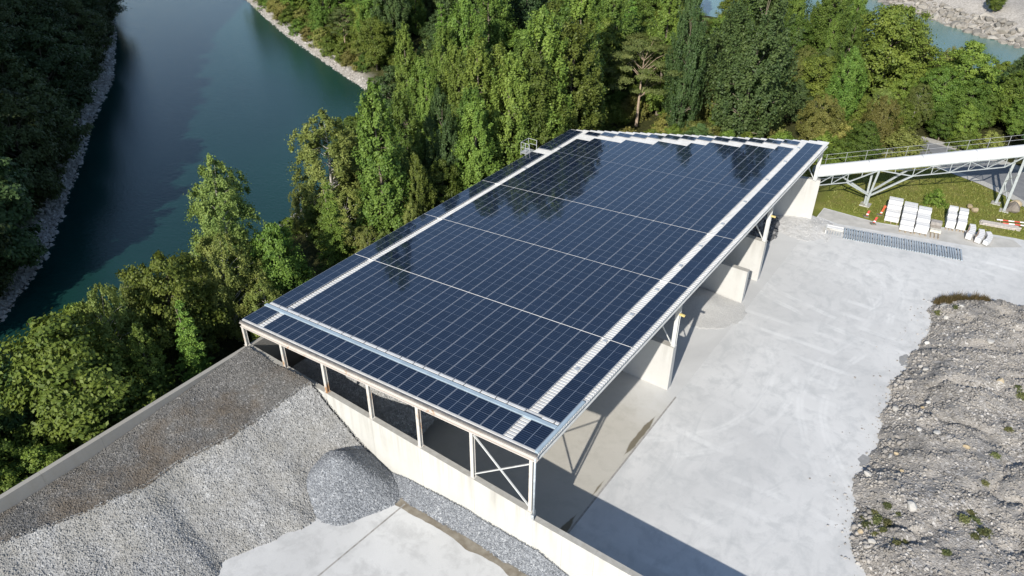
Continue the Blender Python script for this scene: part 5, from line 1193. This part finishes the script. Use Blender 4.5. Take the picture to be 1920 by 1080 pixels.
    'u': [12,-21.8,-20.6,2.2, 11,-24.4,15.7,2.5, 11,-26.1,23.1,2.1, 12,-15.8,26.9,2.9, 11,-4.2,49,2.5, 11,-20.6,24.6,2.1, 11,-23.6,33.4,3, 11,-13.5,40.1,2.2, 11,-26.6,8.9,3.2, 12,-3.7,2.9,2.2, 11,-21.7,-9.3,2.7, 11,-25.8,3.4,2.5, 11,-22.6,-10.9,3.4, 11,-31.8,41.3,2.5, 11,-33.1,41.9,3.2, 11,-23.7,43.8,2.9, 12,-21.1,30.9,3.2, 11,-20,-2.4,2, 11,-10.6,14.6,2.1, 11,-4.5,-24.3,3, 11,-13.6,3.8,2.6, 11,-4.5,-1.3,2.6, 12,-25.4,35.1,2.3, 11,-9.8,36,2.4, 12,-20.9,4,3.1, 11,-5.9,0.2,2.1, 11,-15.8,-19,2.2, 11,-6.2,-22.7,2.2, 11,-11,6.5,2.7, 12,-36.7,45.1,3.2, 12,-16.9,25.2,3.1, 11,-14.1,-11.3,2.8, 11,-23.2,-17.4,3.1, 12,-10.6,12.4,3.4, 11,-29.7,53.3,2.3, 11,-17.1,12,2.6, 11,-15.2,-9.3,2, 12,-17.9,-7.6,2.6, 12,-10.6,31.6,3.3, 11,-19,16.1,2.8, 11,-19.4,-9.3,2.4, 11,-6.5,-14.8,2.3, 11,-15,-16.8,3.4, 11,-4.6,34,2, 11,-14.6,24.9,2.5, 11,-97.4,86.7,3, 12,-109.5,93.3,3.5, 12,-71.4,76.9,2.5, 11,-46.1,70.1,2.2, 11,-37.9,52.7,2.4, 11,-36.8,66.4,2.6, 11,-78.8,84.4,3.1, 11,-38.6,67.3,2.4, 12,-32.7,59,3, 11,-81.5,82,3, 12,-115.8,97.3,2.6, 11,-76.1,83.2,2, 11,-106.6,93,2.7, 11,-65,75.7,3, 11,-46.8,68.1,3.1, 12,-33.1,51.4,3.4, 11,-122,98.5,3.5, 11,-47.4,71.5,3.3, 12,-66.7,75.9,2.2, 11,-86.4,86.8,2.3, 11,-50.1,68.1,3.4, 12,-85.4,82.7,3.5, 12,-101.3,91.5,2.8, 11,-61,77.6,3.6, 11,-105.8,91.1,3, 11,-41.1,58.5,2.3, 11,-74.4,78.4,3.4, 12,-129.6,103.3,3.3, 11,-89.6,86,3.1, 11,-34.1,57.1,3.1, 11,-36.8,54.1,2.2, 11,-114.6,98.1,2.1, 11,-92.2,86.4,2.1, 11,-107.5,97.3,3.2, 11,-99.7,89.5,2.1, 12,-112.6,95.4,2.6, 12,-73.9,79.9,2.4, 12,-51.4,73,2.4, 12,-117.9,96.8,2.8, 11,-127.7,101.2,2.6, 12,-110.8,98,3.5, 12,-33.8,61.6,3.4, 12,-72.1,80.5,2.4, 11,-113.7,96,2, 11,-80.5,80.2,3.6, 11,-39.4,64,3.2, 11,-82.6,83.3,2.1, 11,-38,48.8,2.3, 12,-91.9,85.2,2.4, 11,-37,60.7,2.4, 11,-38.3,62.5,2.8, 12,-118.5,99.3,2.8, 11,-58.2,77,2.4, 11,-54.8,74,2.4, 11,-48.6,68.6,2.5, 11,-81.1,85.2,2.6, 11,-95.1,90,3.4, 11,-63.6,79.2,3, 11,-33.3,47.2,2.7, 11,-35.7,47.5,3.4, 11,17.1,69.2,2.3, 11,-93.9,129.8,3.3, 12,-2.3,64.1,3.5, 11,-26.2,120.4,3.4, 11,36.5,92.9,2.8, 12,16.7,144.7,3.2, 12,-27.1,119,2, 11,-41.4,109.3,3.5, 11,-29.9,130.3,2.2, 11,35.1,125.8,3.6, 11,-13.6,94.6,2.1, 12,-111.4,117.7,2.7, 11,-11.8,128.2,3.6, 12,17.1,110.1,3.1, 12,-121.3,123.6,2.1, 12,-41.4,144.2,2.5, 12,-110.6,103.7,3.2, 11,-94.7,107.2,3.4, 11,-57.7,90.8,3.1, 11,-1.1,126.1,2.9, 11,-16.9,134.5,3, 11,-62.9,100.9,2.4, 11,-26.8,101.2,2.1, 12,-19.8,67.4,2.1, 11,7.3,103.6,2.4, 11,-105.9,103,2.4, 12,20.5,81.1,3.4, 12,2.4,105.4,3.5, 12,39.6,96.3,2.2, 12,-30.3,99.8,2.4, 11,-16.6,118.8,2.2, 11,46.7,109.5,2, 11,23.6,79.2,3.3, 11,-102.2,113.7,2.1, 11,22.7,94.9,2.4, 12,-26.7,137.1,2.4, 11,-14.5,77.6,3.5, 11,-10.5,52.1,3.1, 12,-33.1,81.5,2.3, 11,-9.1,82.2,3.1, 11,-115.2,147.1,3, 11,26.9,100.8,2.9, 11,-101.1,144,2.7, 11,-80.2,119.6,2.9, 11,-101.5,102.4,2.5, 11,-82.3,98.2,2.5, 11,-90.5,131.4,3.1, 11,-32.3,68.8,3, 11,-42.8,128.2,2.1, 11,-73,105.6,2.9, 12,20.7,71.3,2.6, 11,-107.5,139.8,2.6, 11,-4.3,151.2,3.1, 11,-86.7,151.4,2.5, 11,53.4,131.5,2.4, 11,49.4,130.6,2.7, 11,-6.7,66.6,2.1, 11,-77.1,104.6,2.1, 11,34.1,96.1,2.6, 11,-64.2,107,2.6, 12,-21.1,82.5,2.6, 11,-28.6,88.4,3, 11,-98.9,98.5,3.1, 11,-31.8,121.8,3.2, 11,-18.2,90.7,2.9, 11,-72.7,84.5,3.4, 11,-10.6,147.1,2.1, 11,-108.1,145.9,2.8, 11,-61.3,89.9,2.3, 12,-2.6,115.3,3.5, 11,21.8,73.8,3.5, 11,18.5,68.6,2, 12,6.7,73.5,3.1, 12,22.7,88.8,2.8, 12,12.6,68.2,2.1, 11,-11.7,79.3,2.6, 11,-1.7,76.7,2.7, 12,11.9,83.6,2.6, 11,9,63.9,2.6, 11,15.7,77.1,3, 11,22.9,84.9,3.5, 12,-0.6,74.7,3, 12,21.7,83.8,3.5, 11,3.2,84.3,2.8, 11,14,68.3,3.5, 12,11.2,80.6,2.8, 11,15.5,64.1,2.7, 11,0.7,90.7,3.1, 11,-11.1,70.2,2, 12,-7.6,76.7,3.6, 11,9.6,71.7,3.4, 11,6,68.1,3.2, 11,22.9,75.4,3.5, 11,13.7,65.5,3, 12,6.7,63.5,2.4, 12,9.7,66.3,2.2, 11,16.9,93.5,2.3, 11,11.9,73.2,3.1, 11,21.2,80.3,2.2, 11,-10.6,80.8,2.6, 12,-3.7,85.4,3.4, 11,4.6,71.5,3.1, 11,23.9,80.6,2.6, 11,1.4,87.3,3.3, 11,4.8,83.7,3.4, 11,2.2,69.7,3.3, 11,21.1,78.8,3.4, 11,-0.5,65.2,2.4, 12,-3.1,88.8,2.9, 11,19.5,79.2,2.1, 12,-9.1,74.6,2.4, 11,-8.1,60.7,3.2, 12,-11.4,86.1,2.2, 11,17.6,95.9,2.7, 12,-9.9,84.5,2.7, 11,0.2,66.7,3.2, 11,-8.8,71.9,3.4, 12,3.8,73.6,3.1, 11,2.7,66.1,3.3, 12,2.7,89.1,2.2, 12,5.6,65.6,3.6, 12,-2.3,62.3,2.9, 11,-4.8,64.5,2.6, 11,-11.6,84,2.4, 12,19.3,93.6,3.4, 11,-5,62,2.4, 12,0.9,89.3,2.2, 11,9.1,84.5,3.1, 11,14.1,92.8,2.6, 12,21.9,66.9,2.3],
    'f': [5,24,214.6,7, 3,49.1,254.3,5, 3,39.6,196.1,4.5, 5,46.1,240.4,6.2, 11,47.8,183.4,3.1, 8,-30.7,240.7,7.4, 8,-18.5,234.3,7.3, 11,2.6,249.7,2.9, 3,-30.1,235.8,6.3, 8,4.8,241.7,5.7, 11,16.9,210,3.8, 4,28.2,188.7,6.9, 4,54,194.7,6.4, 3,1.2,213.8,5.2, 11,-34,237.8,2.7, 5,30.3,249.1,4.5, 5,27.1,202.9,4.1, 11,58.4,189.6,2.5, 3,-9.2,250.4,6, 4,12.4,201.5,6.6, 8,7.7,245,4.7, 4,29.7,230.2,5.5, 11,39,187,3.4, 4,-41.1,242.7,5, 8,5.6,237.1,5.1, 8,41.5,212.2,7.3, 11,-25.6,236.1,3.1, 4,47.5,224.9,4.8, 11,43.3,244.2,3.3, 8,13.7,215.8,4.5, 8,5.8,206.7,5.1, 8,8.6,222,7.1, 4,42.7,194.5,4.6, 8,-15.2,255.5,7.3, 8,-30.7,251.4,4.7, 3,-13.3,226.7,6.4, 4,35,242.7,7.2, 11,30,239,3.1, 3,7.7,251.2,7.1, 5,17.8,242.4,7.6, 3,46.3,230.9,4.9, 5,33.5,237.4,5.3, 8,12.4,242.6,6.9, 11,-5.6,238.8,4, 5,47.6,215.2,7.5, 8,28.6,244.1,4.6, 11,30.6,210.5,3.5, 3,-13.3,238.7,7.6, 3,40.2,192.5,6.4, 8,-36.2,247.7,4.9, 4,27.4,233.9,4.9, 4,53.8,175.2,7.5, 11,5.5,218.2,3.5, 4,2.4,239.5,6.8, 11,-5.8,236,3.6, 11,11.3,250.8,2.7, 8,28.9,221,6.1, 4,-42.6,245.7,5.5, 8,-0,230.3,4.2, 11,42.4,179.3,2.5],
}
for g, flat_ in FOREST.items():
    for i in range(0, len(flat_), 4):
        k, x, y, h = flat_[i:i + 4]
        key = KEYS[int(k)]
        if g in GROUPS: lab, grp = GROUPS[g]
        elif g == 'w':
            dd = float(d_west(np.array(x), np.array(y)))
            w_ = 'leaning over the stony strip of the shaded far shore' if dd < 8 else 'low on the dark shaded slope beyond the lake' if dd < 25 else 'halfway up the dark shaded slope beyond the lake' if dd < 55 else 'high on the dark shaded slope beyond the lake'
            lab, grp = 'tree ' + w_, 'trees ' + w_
        elif g == 'u':
            k_ = 'low green shrub' if key == 'shrub_a' else 'low olive shrub'
            lab, grp = k_ + ' ' + zone(x, y), k_ + 's ' + zone(x, y)
        else: lab, grp = LOOK[key] + ' ' + zone(x, y), LOOK[key] + 's ' + zone(x, y)
        plant(key, x, y, h, 0.85 + 0.3 * ((i * 0.618) % 1), i * 1.7, lab, 'shrub' if g == 'u' else 'tree', grp)
for k, (root, H) in PROTO.items():          # drop prototypes that were never planted
    if k not in used_proto:
        for ch in list(root.children): bpy.data.objects.remove(ch)
        bpy.data.objects.remove(root)

# ------------------------------------------------------------------ weeds and grass
def tuft_mesh(name, n, r, h, leaf, seed, style='blade'):
    rs = np.random.RandomState(seed)
    p = rs.normal(0, r * 0.45, (n, 2)); hh = h * rs.uniform(0.3, 1.0, n) * np.exp(-(p ** 2).sum(1) / (r * r))
    z = rs.rand(n) * hh
    pts = np.stack([p[:, 0], p[:, 1], z if style == 'leaf' else hh * 0.5], -1)
    if style == 'leaf':
        V, F = quads(pts, unit(rs.normal(0, 0.6, (n, 3)) + np.array([0, 0, 0.8])), leaf, rs)
    else:
        a = rs.rand(n) * 6.28; d = np.stack([np.cos(a), np.sin(a), 0 * a], -1) * leaf
        lean = rs.normal(0, 0.25, (n, 3)) * hh[:, None]; lean[:, 2] = 0
        b = np.stack([p[:, 0], p[:, 1], 0 * hh], -1); tp = b + lean; tp[:, 2] = hh
        V = np.stack([b - d, b + d, tp + d * 0.2, tp - d * 0.2], 1).reshape(-1, 3); F = np.arange(n * 4).reshape(-1, 4)
    return np_mesh(name, V, F, fattr={'tone': rs.rand(n)})
M_weed = leaf_mat('weed_leaf', (0.085, 0.105, 0.034), (0.165, 0.170, 0.070))
M_straw = leaf_mat('dry_grass', (0.115, 0.115, 0.036), (0.23, 0.185, 0.085))
weed = tuft_mesh('weed', 420, 0.30, 0.28, 0.06, 61, 'leaf'); weed.materials.append(M_weed)
rs = np.random.RandomState(62)
spots = [(42.9, 15.6, 1.0), (43.4, 16.3, 1.2), (43.9, 15.4, 0.9), (43.0, 16.9, 0.8), (44.0, 16.2, 0.9), (43.5, 14.9, 0.7), (44.4, 17.0, 0.7), (42.5, 16.2, 0.7), (43.6, 17.5, 0.8), (44.9, 14.2, 0.9), (45.2, 14.8, 0.7), (48.0, 18.3, 0.9), (48.6, 18.9, 1.0), (48.3, 19.6, 0.8), (49.2, 17.8, 1.0), (48.9, 17.2, 0.8), (49.5, 18.5, 0.7), (48.6, 22.8, 0.8), (48.9, 26.2, 0.8), (49.4, 30.0, 1.0), (49.7, 35.1, 1.2), (50.2, 35.8, 1.3), (50.6, 36.6, 1.1), (49.4, 36.2, 0.8), (41.9, 46.2, 1.0), (43.1, 46.6, 0.8), (47.6, 14.8, 0.9)]
for i, (x, y, s_) in enumerate(spots):
    o = bpy.data.objects.new('weed', weed); link(o); o.location = (x, y, float(spoil(np.array(x), np.array(y))) - 0.03); o.scale = (s_ * 1.35, s_ * 1.35, s_ * 1.1); o.rotation_euler = (0, 0, i * 1.3)
    tag(o, 'small green weed rooted in the stones of the spoil heap', 'weed', 'weeds on the spoil heap')
V = []; F = []; T = []
for i in range(26):
    x = 41.5 + 4.2 * i / 26 + rs.normal(0, 0.2); y = 48.9 + 1.9 * i / 26 + rs.normal(0, 0.55)
    me = tuft_mesh('t', 220, rs.uniform(0.35, 0.8), rs.uniform(0.45, 1.25), 0.028, 70 + i)
    a = np.zeros(len(me.vertices) * 3, np.float32); me.vertices.foreach_get('co', a); a = a.reshape(-1, 3) + np.array([x, y, float(spoil(np.array(x), np.array(y))) * 0.9])
    F.append(np.arange(len(a)).reshape(-1, 4) + sum(len(q) for q in V)); V.append(a); T.append(rs.rand(len(a) // 4)); bpy.data.meshes.remove(me)
o = obj('grass_tuft', np_mesh('grass_tuft', np.concatenate(V), np.concatenate(F), fattr={'tone': np.concatenate(T)}), M_straw)
tag(o, 'long tuft of tall dry grass on the top edge of the spoil heap', 'grass')
# rough grass under the conveyor
n = 16000
x = rs.uniform(25.5, 52, n); y = rs.uniform(63, 90, n)
dist = (x - C0.x) * CN.x + (y - C0.y) * CN.y
ok = (y > np.interp(x, YF_X, YF_Y) + 0.15) & (y < np.interp(x, [22, 30, 36, 40.35, 43.3, 46, 50, 55], [85, 84.2, 83, 81.3, 79.6, 77.2, 73.4, 69]))
x, y = x[ok], y[ok]; n = len(x); hh = rs.uniform(0.06, 0.22, n) * (0.6 + 1.2 * np.clip(fbm(x * 0.3, y * 0.3) + 0.4, 0, 1))
z = height(x, y); a = rs.rand(n) * 6.28; d = np.stack([np.cos(a), np.sin(a), 0 * a], -1) * 0.07
b = np.stack([x, y, z - 0.02], -1); tp = b + np.stack([rs.normal(0, 0.08, n), rs.normal(0, 0.08, n), hh], -1)
V = np.stack([b - d, b + d, tp + d * 0.5, tp - d * 0.5], 1).reshape(-1, 3)
o = obj('rough_grass', np_mesh('rough_grass', V, np.arange(n * 4).reshape(-1, 4), fattr={'tone': rs.rand(n)}), leaf_mat('meadow_grass', (0.12, 0.155, 0.030), (0.24, 0.235, 0.07)))
tag(o, 'rough green grass on the slope under the conveyor', 'grass', kind='stuff')
